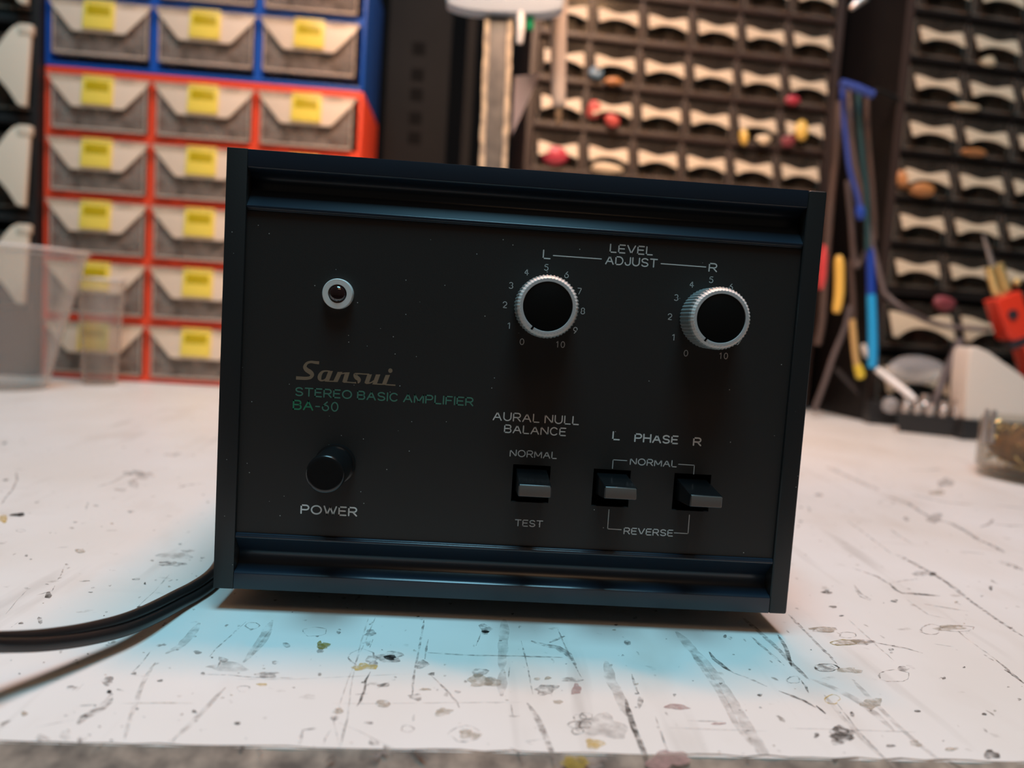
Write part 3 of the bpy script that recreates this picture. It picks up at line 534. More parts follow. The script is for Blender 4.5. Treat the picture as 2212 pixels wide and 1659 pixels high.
(0,"b",[(-244,-536),(-247,-542),(-245,-552),(-254,-560),(-265,-552),(-272,-548),(-279,-545),(-278,-538),(-286,-530),(-275,-525),(-268,-522),(-258,-517),(-249,-521),(-249,-531)]),
(3,"b",[(-221,-491),(-222,-497),(-235,-497),(-244,-499),(-258,-498),(-252,-490),(-246,-485),(-236,-485),(-226,-486)]),
(0,"b",[(-360,-680),(-360,-685),(-370,-687),(-376,-683),(-385,-682),(-381,-677),(-372,-675),(-362,-676)]),
(0,"b",[(-137,-497),(-140,-504),(-147,-509),(-152,-503),(-156,-499),(-156,-491),(-147,-491),(-142,-493)]),
(0,"b",[(25,-618),(15,-621),(8,-625),(-1,-623),(-7,-621),(-4,-617),(9,-617),(19,-616)]),
(0,"s",[(-255,-708,1.3),(-260,-715,2.3),(-268,-719,1.2),(-276,-715,0.7),(-284,-711,1.1),(-284,-703,1.3),(-284,-696,1.1),(-281,-688,1.8),(-272,-687,2.1),(-264,-688,2.5),(-258,-694,1.8),(-252,-700,2.1),(-255,-708,2.4)]),
(0,"b",[(-647,-817),(-647,-822),(-650,-827),(-656,-823),(-659,-818),(-659,-813),(-655,-810),(-648,-810)]),
(0,"b",[(-689,-706),(-689,-712),(-694,-714),(-700,-713),(-707,-707),(-703,-702),(-699,-700),(-692,-699)]),
(0,"b",[(-295,-802),(-293,-816),(-302,-818),(-305,-819),(-309,-823),(-314,-820),(-322,-817),(-321,-803),(-320,-794),(-321,-780),(-315,-777),(-309,-786),(-305,-786),(-301,-793)]),
(0,"b",[(-598,-828),(-599,-836),(-597,-850),(-604,-846),(-609,-838),(-612,-829),(-619,-815),(-614,-811),(-608,-811),(-604,-821)]),
(0,"b",[(-323,-828),(-326,-835),(-325,-846),(-329,-852),(-336,-849),(-342,-846),(-346,-835),(-348,-824),(-343,-818),(-339,-816),(-336,-805),(-329,-809),(-323,-816)]),
(1,"s",[(1068,-250,2.7),(1052,-262,3.5),(1029,-269,2.6),(1008,-269,2.5),(1000,-258,4.3),(1003,-245,3.4),(1008,-230,1.4),(1030,-218,3.3),(1053,-214,3.7),(1075,-213,1.6),(1082,-224,3.2),(1085,-236,4.3),(1073,-251,3.8)]),
(0,"b",[(1071,-238),(1061,-251),(1044,-259),(1026,-267),(1011,-265),(1011,-254),(997,-250),(1000,-238),(1009,-223),(1032,-218),(1044,-226),(1060,-221),(1070,-227)]),
(3,"b",[(1157,-250),(1152,-258),(1144,-269),(1121,-273),(1105,-268),(1092,-269),(1076,-270),(1064,-266),(1069,-258),(1068,-249),(1087,-241),(1105,-238),(1123,-232),(1138,-234),(1133,-244),(1144,-246)]),
(4,"s",[(971,-465,2.0),(959,-479,3.9),(946,-481,1.8),(937,-478,2.9),(932,-470,1.4),(935,-456,1.8),(946,-443,3.4),(958,-433,2.4),(973,-423,2.7),(984,-425,2.0),(989,-435,1.2),(985,-451,2.3),(970,-464,1.8)]),
(0,"s",[(907,-349,3.3),(894,-359,3.6),(884,-358,2.0),(873,-360,3.9),(866,-354,1.5),(868,-341,2.8),(879,-328,1.3),(890,-318,2.7),(902,-313,2.0),(914,-312,2.6),(914,-324,3.5),(911,-336,2.4),(904,-347,1.8)]),
(3,"b",[(1224,82),(1214,72),(1209,58),(1186,49),(1166,53),(1152,55),(1144,60),(1147,68),(1120,71),(1123,85),(1151,93),(1171,99),(1191,106),(1203,100),(1222,101),(1232,94)]),
(0,"s",[(1211,71,1.5),(1197,56,3.3),(1171,54,3.8),(1153,56,4.4),(1130,58,3.6),(1141,73,2.8),(1143,87,3.4),(1169,96,2.1),(1191,100,3.2),(1211,101,2.9),(1233,98,4.6),(1228,83,4.1),(1212,70,4.7)]),
(0,"s",[(1275,28,3.0),(1257,16,2.3),(1236,9,2.4),(1219,11,4.2),(1210,20,3.9),(1220,34,2.2),(1225,48,4.6),(1242,59,1.4),(1261,62,2.5),(1274,60,2.1),(1285,54,2.6),(1281,42,2.8),(1275,28,3.4)]),
(5,"s",[(1238,-42,4.5),(1211,-49,4.3),(1189,-55,1.9),(1163,-59,3.8),(1150,-51,2.9),(1147,-40,2.7),(1165,-27,2.0),(1185,-18,1.3),(1211,-7,4.6),(1231,-11,2.7),(1243,-18,4.0),(1247,-29,1.8),(1239,-42,4.5)]),
(0,"b",[(1327,-14),(1309,-24),(1294,-33),(1277,-46),(1258,-44),(1249,-38),(1236,-35),(1237,-27),(1226,-18),(1234,-4),(1261,3),(1282,2),(1299,3),(1310,-1),(1324,-4)]),
(3,"b",[(1298,-24),(1292,-29),(1275,-35),(1267,-40),(1250,-45),(1231,-48),(1209,-54),(1183,-57),(1160,-57),(1158,-50),(1171,-41),(1180,-36),(1181,-32),(1171,-26),(1194,-21),(1207,-13),(1230,-5),(1256,-5),(1275,-7),(1277,-14),(1293,-15),(1301,-18)]),
(0,"s",[(1631,101,2.4),(1603,81,4.2),(1581,75,2.3),(1566,79,5.1),(1558,92,3.1),(1569,118,3.9),(1591,144,1.6),(1615,162,3.7),(1642,179,5.3),(1659,174,4.8),(1668,160,3.3),(1649,129,3.2),(1628,104,4.3)]),
(3,"b",[(1770,157),(1764,147),(1739,139),(1715,136),(1699,130),(1676,120),(1647,115),(1634,121),(1625,128),(1623,136),(1652,147),(1664,154),(1669,164),(1688,173),(1713,180),(1733,178),(1761,182),(1769,174),(1757,163)]),
(0,"s",[(1780,142,3.8),(1757,126,3.7),(1713,116,2.3),(1676,117,3.1),(1656,125,2.5),(1661,139,3.5),(1671,153,5.0),(1706,167,3.4),(1748,176,3.9),(1782,175,2.5),(1810,170,3.0),(1797,155,2.1),(1787,141,4.2)]),
(0,"s",[(1280,-298,2.8),(1252,-317,2.2),(1224,-320,3.6),(1198,-321,2.5),(1183,-309,1.2),(1192,-287,4.0),(1206,-264,1.8),(1237,-245,2.9),(1269,-234,2.3),(1292,-241,3.3),(1309,-252,2.3),(1295,-276,1.6),(1280,-298,1.4)]),
(0,"b",[(1330,-222),(1315,-235),(1297,-245),(1286,-241),(1283,-232),(1289,-220),(1303,-206),(1324,-200),(1323,-214)]),
(0,"b",[(2044,816),(2031,805),(2013,793),(1988,784),(1953,770),(1924,770),(1929,786),(1926,794),(1941,805),(1953,814),(1962,831),(1996,840),(2018,836),(2038,833),(2059,830)]),
(1,"b",[(2056,809),(2037,789),(2014,773),(2001,779),(2015,803),(2031,821),(2054,838),(2065,830)]),
(1,"b",[(921,-650),(923,-663),(910,-675),(895,-678),(883,-687),(869,-691),(863,-684),(862,-674),(856,-669),(851,-661),(867,-649),(877,-642),(879,-623),(894,-607),(908,-611),(916,-617),(927,-618),(922,-633),(915,-643)]),
(0,"b",[(925,-649),(917,-660),(910,-670),(901,-684),(889,-683),(875,-696),(862,-700),(844,-705),(844,-691),(853,-674),(855,-664),(862,-654),(861,-642),(869,-630),(881,-620),(894,-609),(911,-596),(919,-606),(921,-617),(928,-621),(937,-625),(942,-635)]),
(1,"b",[(828,-658),(820,-665),(813,-672),(806,-672),(814,-659),(818,-648),(825,-646),(830,-647)]),
(1,"b",[(985,-537),(978,-550),(971,-551),(968,-548),(972,-538),(978,-525),(986,-521),(986,-528)]),
(1,"b",[(488,-466),(485,-470),(480,-478),(479,-471),(479,-467),(480,-460),(485,-459),(490,-460)]),
(1,"b",[(752,-445),(748,-450),(740,-457),(737,-451),(735,-447),(739,-441),(747,-438),(756,-438)]),
(1,"b",[(1200,-503),(1196,-509),(1186,-511),(1179,-509),(1179,-504),(1185,-498),(1195,-496),(1199,-499)]),
(1,"b",[(1397,-506),(1390,-514),(1385,-513),(1379,-513),(1380,-507),(1388,-500),(1395,-498),(1397,-501)]),
(1,"b",[(1018,-697),(1005,-702),(997,-705),(988,-705),(990,-698),(995,-692),(1005,-691),(1013,-691)]),
(1,"b",[(646,-647),(640,-652),(635,-652),(629,-653),(630,-649),(633,-644),(638,-644),(641,-645)]),
(1,"b",[(1342,317),(1335,305),(1318,299),(1315,308),(1304,312),(1316,324),(1331,326),(1344,327)]),
(1,"b",[(1391,491),(1383,471),(1367,469),(1353,469),(1351,485),(1372,497),(1388,516),(1404,513)]),
(1,"b",[(1650,419),(1638,407),(1624,399),(1616,404),(1614,414),(1630,426),(1643,432),(1656,433)]),
(1,"b",[(1359,-75),(1350,-84),(1342,-87),(1337,-85),(1337,-77),(1345,-66),(1353,-67),(1360,-66)]),
(1,"b",[(1415,-281),(1407,-290),(1404,-290),(1396,-293),(1402,-282),(1409,-277),(1418,-266),(1419,-272)]),
(1,"b",[(1538,-193),(1534,-198),(1530,-199),(1525,-199),(1528,-193),(1533,-190),(1539,-185),(1540,-188)]),
(1,"b",[(2208,641),(2191,614),(2175,603),(2187,626),(2190,639),(2211,667),(2223,672),(2228,668)]),
(1,"b",[(1327,224),(1319,219),(1311,213),(1302,214),(1306,222),(1311,228),(1320,231),(1327,230)]),
(1,"b",[(426,-112),(422,-128),(410,-134),(403,-128),(402,-115),(406,-99),(418,-93),(426,-100)]),
(1,"b",[(784,-24),(778,-35),(772,-39),(767,-39),(770,-25),(777,-15),(782,-9),(786,-11)]),
(1,"b",[(825,-772),(820,-775),(813,-779),(810,-776),(806,-773),(812,-768),(818,-768),(826,-767)]),
(1,"b",[(1576,-405),(1570,-410),(1562,-415),(1560,-411),(1565,-406),(1566,-399),(1574,-398),(1575,-402)]),
(1,"b",[(654,-381),(648,-385),(645,-389),(642,-387),(642,-382),(644,-376),(649,-377),(653,-376)]),
(1,"b",[(590,-786),(588,-789),(583,-789),(579,-790),(577,-787),(582,-784),(586,-783),(589,-784)]),
(3,"b",[(1099,-681),(1090,-693),(1076,-698),(1069,-693),(1059,-692),(1065,-683),(1068,-672),(1083,-666),(1096,-665),(1091,-676)]),
(3,"b",[(1188,-701),(1171,-707),(1161,-713),(1149,-714),(1143,-709),(1150,-700),(1162,-693),(1172,-696),(1189,-692)]),
(1,"b",[(1285,-721),(1275,-736),(1259,-739),(1250,-739),(1237,-744),(1232,-737),(1239,-724),(1251,-711),(1266,-698),(1279,-697),(1278,-709),(1288,-710)]),
(6,"b",[(439,-795),(432,-809),(416,-819),(399,-823),(386,-818),(378,-830),(360,-846),(346,-844),(333,-839),(319,-832),(318,-817),(331,-802),(345,-792),(353,-784),(358,-772),(369,-760),(384,-755),(396,-762),(406,-764),(427,-760),(438,-768),(434,-783)]),
(0,"b",[(223,-818),(217,-826),(213,-836),(205,-841),(196,-848),(183,-853),(180,-839),(180,-829),(177,-820),(180,-810),(187,-802),(196,-798),(204,-791),(213,-793),(224,-794),(230,-804)]),
(5,"b",[(171,-830),(168,-838),(168,-850),(157,-856),(146,-856),(136,-856),(130,-851),(130,-842),(118,-841),(106,-833),(113,-822),(126,-817),(132,-808),(143,-807),(151,-811),(160,-808),(175,-807),(177,-819)]),
(6,"b",[(587,-616),(577,-620),(567,-624),(553,-625),(542,-622),(549,-617),(556,-612),(570,-613),(588,-611)]),
(6,"b",[(501,-532),(511,-541),(492,-547),(477,-551),(463,-550),(456,-546),(444,-546),(432,-542),(438,-533),(447,-527),(457,-519),(472,-518),(484,-519),(493,-522),(498,-526)]),
(2,"b",[(309,-652),(306,-669),(296,-687),(289,-711),(261,-713),(240,-704),(226,-697),(210,-702),(195,-697),(179,-691),(165,-680),(168,-662),(169,-644),(183,-627),(200,-614),(222,-611),(239,-590),(265,-580),(277,-601),(275,-625),(288,-630),(302,-638)]),
(3,"b",[(1099,-468),(1092,-480),(1078,-486),(1066,-495),(1048,-510),(1042,-500),(1039,-491),(1027,-487),(1031,-473),(1049,-462),(1058,-451),(1071,-443),(1082,-445),(1102,-435),(1119,-436),(1111,-453)]),
(0,"b",[(382,-512),(375,-528),(368,-543),(360,-555),(360,-535),(364,-513),(370,-493),(377,-479),(381,-484),(387,-485)]),
(0,"b",[(2781,1942),(2764,1906),(2736,1874),(2713,1852),(2696,1845),(2665,1809),(2653,1809),(2644,1815),(2654,1843),(2635,1843),(2647,1877),(2670,1920),(2706,1961),(2734,1982),(2751,1989),(2780,2035),(2803,2054),(2823,2066),(2850,2082),(2876,2089),(2856,2042),(2813,1983)]),
(0,"b",[(3664,3182),(3613,3120),(3569,3062),(3527,3016),(3508,3021),(3506,3043),(3487,3032),(3422,2968),(3408,2982),(3451,3055),(3476,3109),(3521,3172),(3564,3226),(3597,3244),(3635,3294),(3677,3341),(3725,3387),(3722,3353),(3693,3294),(3703,3281),(3700,3246)]),
(0,"b",[(2265,2448),(2252,2410),(2227,2400),(2209,2390),(2206,2405),(2185,2410),(2207,2453),(2235,2480),(2256,2494),(2274,2498),(2280,2482)]),
(3,"b",[(3313,2763),(3293,2744),(3285,2716),(3256,2683),(3221,2665),(3200,2670),(3181,2672),(3157,2672),(3155,2692),(3172,2720),(3189,2745),(3217,2768),(3242,2784),(3264,2796),(3300,2834),(3339,2854),(3357,2843),(3353,2817),(3351,2796)]),
(0,"s",[(2659,2267,3.1),(2617,2220,1.8),(2582,2207,5.0),(2565,2219,1.8),(2566,2250,1.4),(2571,2287,2.9),(2605,2341,4.5),(2646,2368,2.5),(2681,2393,2.3),(2697,2381,2.3),(2706,2361,3.1),(2692,2317,5.1),(2655,2272,1.8)]),
(0,"b",[(2548,1882),(2518,1838),(2495,1822),(2481,1822),(2505,1863),(2513,1896),(2546,1937),(2558,1933),(2553,1909)]),
(0,"b",[(1404,483),(1396,471),(1382,464),(1367,457),(1365,467),(1358,472),(1361,483),(1372,495),(1387,499),(1394,494),(1404,493)]),
(0,"b",[(-2089,2027),(-2085,2008),(-2073,1986),(-2069,1961),(-2091,1957),(-2110,1960),(-2126,1968),(-2136,1957),(-2154,1946),(-2173,1957),(-2186,1978),(-2201,1997),(-2216,2020),(-2201,2038),(-2173,2037),(-2171,2049),(-2182,2088),(-2163,2087),(-2145,2081),(-2128,2070),(-2110,2064),(-2095,2047)]),
(7,"b",[(-2219,1032),(-2210,1022),(-2213,1014),(-2215,1005),(-2221,998),(-2234,1002),(-2244,1002),(-2256,1004),(-2274,1006),(-2275,1021),(-2276,1031),(-2270,1038),(-2268,1045),(-2260,1047),(-2256,1056),(-2244,1065),(-2230,1054),(-2226,1039)]),
(1,"b",[(-2678,1687),(-2674,1673),(-2672,1658),(-2684,1655),(-2700,1672),(-2710,1689),(-2709,1702),(-2702,1707),(-2690,1711)]),
(2,"b",[(-2000,1971),(-1998,1945),(-2011,1930),(-2016,1917),(-2013,1896),(-2011,1866),(-2027,1861),(-2046,1867),(-2066,1868),(-2085,1891),(-2100,1917),(-2100,1945),(-2104,1964),(-2120,1989),(-2126,2017),(-2118,2035),(-2097,2030),(-2088,2046),(-2070,2044),(-2051,2043),(-2035,2012),(-2020,1992)]),
(2,"b",[(-2004,1598),(-2001,1583),(-1997,1566),(-2002,1550),(-2021,1557),(-2034,1567),(-2044,1571),(-2057,1578),(-2068,1592),(-2075,1611),(-2060,1617),(-2048,1618),(-2040,1630),(-2026,1624),(-2015,1611)]),
(0,"b",[(-1779,1178),(-1768,1167),(-1775,1158),(-1784,1149),(-1796,1162),(-1803,1168),(-1814,1177),(-1814,1189),(-1804,1196),(-1791,1193),(-1778,1191)]),
(0,"b",[(-1904,863),(-1896,852),(-1908,852),(-1916,854),(-1926,859),(-1925,868),(-1920,876),(-1910,869)]),
(0,"b",[(-1936,958),(-1938,951),(-1941,944),(-1951,946),(-1958,954),(-1957,961),(-1951,964),(-1943,965)]),
(0,"s",[(-2073,779,0.9),(-2075,772,3.1),(-2081,767,2.5),(-2090,768,0.8),(-2099,774,1.1),(-2111,782,1.9),(-2111,792,0.9),(-2112,802,1.6),(-2103,804,1.9),(-2094,806,1.6),(-2084,799,1.3),(-2075,789,0.9),(-2069,778,3.0)]),
(3,"s",[(-1701,545,1.8),(-1702,535,2.4),(-1706,529,2.3),(-1716,532,1.6),(-1726,539,1.1),(-1734,554,1.3),(-1738,566,2.6),(-1739,577,2.4),(-1733,580,2.8),(-1726,581,2.4),(-1716,570,2.1),(-1706,559,1.4),(-1704,547,1.6)]),
(4,"b",[(-2249,954),(-2239,937),(-2233,921),(-2218,891),(-2225,884),(-2248,909),(-2258,917),(-2272,925),(-2285,947),(-2289,964),(-2304,987),(-2305,1002),(-2300,1009),(-2293,1016),(-2274,994),(-2260,970)]),
(2,"b",[(-2004,1748),(-1992,1715),(-1972,1671),(-1950,1618),(-1969,1629),(-1988,1652),(-1996,1656),(-2005,1661),(-2019,1680),(-2035,1703),(-2057,1735),(-2074,1778),(-2086,1816),(-2075,1819),(-2083,1850),(-2091,1888),(-2075,1874),(-2050,1825),(-2036,1809),(-2020,1783)]),
(2,"b",[(-2111,2638),(-2095,2621),(-2105,2605),(-2118,2595),(-2120,2577),(-2133,2567),(-2151,2576),(-2163,2585),(-2181,2581),(-2205,2585),(-2217,2605),(-2208,2627),(-2214,2647),(-2194,2655),(-2180,2658),(-2171,2664),(-2161,2681),(-2141,2694),(-2122,2681),(-2110,2660)]),
(1,"b",[(-3300,2705),(-3287,2681),(-3280,2651),(-3306,2679),(-3324,2697),(-3334,2723),(-3330,2734),(-3317,2744)]),
(0,"b",[(-1284,626),(-1294,617),(-1296,610),(-1298,599),(-1311,604),(-1319,606),(-1328,607),(-1333,615),(-1341,622),(-1350,635),(-1335,639),(-1321,634),(-1316,642),(-1306,639),(-1296,635)]),
(2,"b",[(-1984,1254),(-1979,1240),(-1991,1237),(-2002,1237),(-2010,1248),(-2013,1260),(-2008,1272),(-1994,1259)]),
(1,"b",[(586,-761),(584,-763),(582,-764),(579,-764),(578,-762),(581,-760),(583,-759),(586,-759)]),
(0,"b",[(-1120,-811),(-1118,-815),(-1122,-814),(-1126,-814),(-1129,-811),(-1128,-809),(-1126,-807),(-1123,-809)]),
(0,"b",[(-1417,-419),(-1418,-421),(-1418,-423),(-1421,-422),(-1423,-420),(-1424,-417),(-1422,-416),(-1419,-416)]),
(0,"b",[(-717,-386),(-718,-391),(-722,-391),(-725,-391),(-729,-387),(-727,-384),(-724,-382),(-721,-383)]),
(0,"b",[(1575,387),(1572,383),(1569,381),(1566,382),(1568,386),(1571,389),(1575,393),(1577,391)]),
(0,"b",[(-971,-426),(-969,-430),(-973,-430),(-976,-429),(-979,-426),(-979,-422),(-976,-421),(-973,-422)]),
(1,"b",[(779,-278),(776,-281),(772,-283),(769,-282),(770,-278),(771,-274),(776,-272),(777,-275)]),
(3,"b",[(1720,1558),(1714,1545),(1707,1543),(1704,1547),(1701,1554),(1711,1565),(1719,1571),(1724,1569)]),
(0,"b",[(-964,-740),(-964,-742),(-965,-744),(-967,-742),(-970,-740),(-969,-738),(-968,-738),(-964,-737)]),
(3,"b",[(-1058,3),(-1060,0),(-1060,-7),(-1064,-2),(-1067,2),(-1069,7),(-1065,8),(-1061,8)]),
(3,"b",[(-709,-407),(-710,-410),(-712,-411),(-715,-410),(-718,-408),(-717,-404),(-714,-404),(-711,-404)]),
(0,"b",[(108,472),(102,463),(96,460),(89,459),(88,469),(91,478),(97,482),(102,479)]),
(0,"b",[(-298,346),(-298,339),(-303,334),(-309,335),(-310,344),(-308,350),(-304,356),(-298,354)]),
(1,"b",[(1028,229),(1026,226),(1023,224),(1021,225),(1023,228),(1023,231),(1026,232),(1027,231)]),
(0,"b",[(1383,-40),(1377,-44),(1372,-47),(1369,-46),(1369,-41),(1374,-36),(1379,-35),(1382,-36)]),
(3,"b",[(587,186),(583,178),(576,174),(574,179),(570,184),(574,192),(580,192),(585,192)]),
(0,"b",[(384,-215),(382,-219),(377,-222),(373,-221),(375,-215),(376,-212),(380,-206),(383,-211)]),
(1,"b",[(410,35),(406,29),(401,25),(397,28),(394,33),(399,39),(404,41),(410,42)]),
(1,"b",[(-963,-655),(-962,-658),(-964,-661),(-968,-658),(-971,-655),(-971,-652),(-968,-650),(-964,-651)]),
(1,"b",[(-1350,-495),(-1349,-498),(-1351,-499),(-1354,-499),(-1355,-496),(-1357,-493),(-1355,-491),(-1352,-494)]),
(0,"b",[(-1099,289),(-1101,284),(-1103,281),(-1107,282),(-1112,287),(-1112,294),(-1107,293),(-1103,295)]),
(0,"b",[(-1220,278),(-1222,275),(-1223,271),(-1227,271),(-1229,277),(-1230,281),(-1228,283),(-1224,282)]),
(0,"b",[(-1325,-51),(-1326,-54),(-1326,-58),(-1331,-56),(-1334,-52),(-1335,-47),(-1333,-45),(-1328,-45)]),
(0,"b",[(-1021,-847),(-1021,-850),(-1023,-850),(-1026,-849),(-1029,-848),(-1028,-845),(-1026,-845),(-1024,-845)]),
(0,"b",[(-794,-868),(-794,-869),(-795,-869),(-796,-869),(-798,-868),(-797,-867),(-796,-866),(-795,-866)]),
(1,"b",[(-877,-349),(-878,-352),(-879,-356),(-883,-352),(-884,-349),(-887,-345),(-883,-345),(-879,-346)]),
(1,"b",[(1051,-512),(1047,-514),(1044,-516),(1043,-514),(1042,-512),(1044,-509),(1047,-510),(1050,-509)]),
(3,"b",[(-772,-440),(-772,-443),(-774,-443),(-777,-444),(-779,-441),(-778,-438),(-776,-437),(-773,-437)]),
(3,"b",[(389,-408),(387,-412),(383,-416),(380,-413),(378,-409),(382,-405),(386,-402),(391,-402)]),
(0,"b",[(-1372,710),(-1369,701),(-1373,697),(-1379,699),(-1386,708),(-1383,714),(-1382,721),(-1375,721)]),
(0,"b",[(-1014,-744),(-1013,-747),(-1015,-749),(-1019,-747),(-1021,-745),(-1021,-742),(-1020,-740),(-1016,-742)]),
(0,"b",[(-280,7),(-283,2),(-287,0),(-291,1),(-293,6),(-291,11),(-288,13),(-283,12)]),
(1,"b",[(1598,-324),(1593,-327),(1591,-327),(1585,-329),(1588,-325),(1591,-321),(1596,-319),(1597,-322)]),
(3,"b",[(1039,1142),(1033,1132),(1027,1129),(1021,1129),(1020,1138),(1026,1150),(1034,1153),(1038,1150)]),
(0,"b",[(55,-328),(54,-330),(52,-331),(51,-330),(51,-329),(51,-326),(53,-326),(54,-327)]),
(0,"b",[(-598,-511),(-599,-514),(-601,-516),(-604,-513),(-607,-512),(-607,-508),(-603,-508),(-600,-508)]),
(3,"b",[(-1777,959),(-1769,947),(-1777,948),(-1782,950),(-1790,956),(-1790,966),(-1787,970),(-1781,967)]),
(3,"b",[(1794,199),(1790,194),(1786,193),(1784,194),(1785,198),(1789,203),(1794,205),(1795,203)]),
(1,"b",[(-1008,-681),(-1008,-682),(-1009,-683),(-1011,-683),(-1011,-681),(-1012,-680),(-1011,-679),(-1009,-679)]),
(1,"b",[(-881,-582),(-884,-585),(-886,-588),(-890,-587),(-893,-583),(-894,-578),(-889,-580),(-885,-578)]),
(0,"b",[(1290,1117),(1288,1113),(1284,1108),(1284,1113),(1284,1116),(1286,1122),(1289,1123),(1292,1122)]),
(0,"b",[(-1054,-835),(-1054,-837),(-1055,-838),(-1057,-837),(-1057,-836),(-1058,-834),(-1057,-833),(-1055,-835)]),
(0,"b",[(-326,-425),(-326,-429),(-330,-430),(-333,-430),(-334,-426),(-334,-422),(-331,-420),(-329,-423)]),
(0,"b",[(1968,178),(1963,170),(1954,165),(1952,170),(1953,176),(1962,183),(1971,188),(1977,187)]),
(0,"b",[(-652,-773),(-654,-774),(-655,-775),(-657,-775),(-657,-773),(-658,-771),(-656,-771),(-654,-771)]),
(0,"b",[(-1094,672),(-1091,664),(-1096,665),(-1099,665),(-1101,671),(-1103,676),(-1101,682),(-1097,675)]),
(0,"b",[(-432,-760),(-432,-762),(-433,-762),(-435,-762),(-437,-760),(-435,-759),(-434,-759),(-432,-759)]),
(0,"b",[(-182,-403),(-184,-407),(-187,-409),(-191,-409),(-190,-404),(-191,-400),(-187,-397),(-185,-401)]),
(1,"b",[(-1106,-135),(-1106,-139),(-1107,-141),(-1111,-139),(-1113,-136),(-1113,-133),(-1112,-130),(-1108,-133)]),
(0,"b",[(672,-539),(671,-541),(668,-542),(667,-541),(666,-540),(668,-538),(670,-537),(672,-537)]),
(0,"b",[(-135,-666),(-134,-669),(-138,-670),(-139,-668),(-141,-666),(-140,-664),(-138,-663),(-134,-663)]),
(0,"b",[(1176,1003),(1167,990),(1159,988),(1152,988),(1151,999),(1160,1013),(1168,1014),(1174,1013)]),
(1,"b",[(40,92),(38,88),(35,81),(32,87),(30,91),(31,97),(36,99),(41,99)]),
(3,"b",[(-1067,-823),(-1067,-826),(-1069,-827),(-1072,-826),(-1073,-823),(-1076,-820),(-1073,-819),(-1070,-821)]),
(3,"b",[(-5,-369),(-7,-372),(-10,-372),(-13,-374),(-13,-370),(-12,-367),(-9,-364),(-7,-366)]),
(1,"b",[(790,1524),(785,1519),(781,1513),(777,1513),(779,1522),(781,1530),(785,1532),(789,1531)]),
(0,"b",[(-396,-775),(-396,-778),(-399,-781),(-402,-777),(-404,-775),(-404,-771),(-400,-772),(-397,-771)]),
(0,"b",[(-1019,-782),(-1019,-785),(-1022,-786),(-1025,-786),(-1027,-783),(-1028,-780),(-1026,-778),(-1022,-780)]),
(0,"b",[(430,1014),(427,1007),(423,1006),(419,1005),(418,1012),(422,1017),(425,1020),(429,1020)]),
(0,"b",[(1170,-663),(1169,-666),(1165,-667),(1164,-665),(1163,-663),(1166,-661),(1171,-658),(1173,-659)]),
(0,"b",[(311,-566),(310,-569),(307,-569),(303,-570),(302,-567),(305,-564),(308,-561),(311,-563)]),
(3,"b",[(-71,1381),(-72,1376),(-74,1369),(-77,1374),(-77,1380),(-77,1386),(-74,1389),(-71,1387)]),
(0,"b",[(-976,-209),(-977,-214),(-981,-214),(-985,-215),(-989,-210),(-987,-206),(-985,-203),(-980,-204)]),
(0,"b",[(75,-686),(75,-688),(73,-687),(70,-688),(69,-686),(71,-685),(73,-683),(75,-684)]),
(1,"b",[(-1881,468),(-1876,461),(-1879,456),(-1886,458),(-1892,467),(-1894,474),(-1893,482),(-1885,476)]),
(3,"b",[(-1560,0),(-1560,-2),(-1561,-3),(-1563,-3),(-1566,0),(-1566,2),(-1564,2),(-1562,4)]),
(3,"b",[(99,738),(95,730),(90,725),(84,726),(83,736),(86,743),(91,750),(98,748)]),
(3,"b",[(-974,-825),(-975,-826),(-976,-828),(-979,-827),(-981,-825),(-981,-823),(-979,-822),(-976,-822)]),
(1,"b",[(567,-372),(566,-374),(564,-375),(563,-373),(561,-372),(563,-370),(566,-369),(568,-370)]),
(1,"b",[(-839,-702),(-839,-705),(-841,-706),(-844,-705),(-845,-703),(-845,-701),(-844,-699),(-840,-700)]),
(0,"b",[(-10,-141),(-11,-146),(-15,-147),(-19,-146),(-22,-142),(-18,-138),(-15,-136),(-11,-136)]),
(3,"b",[(249,1143),(248,1137),(245,1133),(243,1138),(241,1141),(242,1149),(246,1148),(250,1149)]),
(0,"b",[(-843,1108),(-846,1100),(-848,1090),(-855,1096),(-857,1106),(-859,1116),(-854,1121),(-848,1116)]),
(0,"b",[(561,-69),(559,-71),(557,-74),(554,-73),(555,-70),(556,-66),(559,-65),(561,-66)]),
(1,"b",[(860,-739),(858,-740),(855,-742),(855,-740),(854,-739),(855,-737),(858,-737),(859,-737)]),
(0,"b",[(2095,532),(2086,526),(2077,517),(2073,521),(2078,530),(2085,539),(2091,539),(2102,543)]),
(0,"b",[(-185,658),(-187,651),(-191,650),(-195,650),(-195,657),(-196,663),(-192,667),(-190,661)]),
(0,"b",[(-1213,544),(-1219,537),(-1220,530),(-1227,529),(-1232,541),(-1233,550),(-1228,552),(-1222,551)]),
(3,"b",[(-1083,-336),(-1082,-339),(-1085,-339),(-1087,-339),(-1090,-337),(-1088,-335),(-1087,-334),(-1085,-334)]),
(0,"b",[(1645,-317),(1642,-320),(1640,-320),(1637,-320),(1639,-318),(1641,-315),(1644,-315),(1645,-316)]),
(1,"b",[(-294,30),(-296,26),(-299,25),(-303,24),(-306,29),(-303,33),(-300,36),(-296,36)]),
(3,"b",[(-3,-535),(-6,-539),(-9,-539),(-13,-539),(-13,-536),(-13,-532),(-9,-531),(-6,-533)]),
(0,"b",[(-388,-249),(-387,-252),(-390,-252),(-392,-251),(-394,-249),(-393,-246),(-391,-245),(-389,-247)]),
(0,"b",[(636,583),(630,574),(624,573),(619,573),(617,580),(623,588),(628,591),(632,589)]),
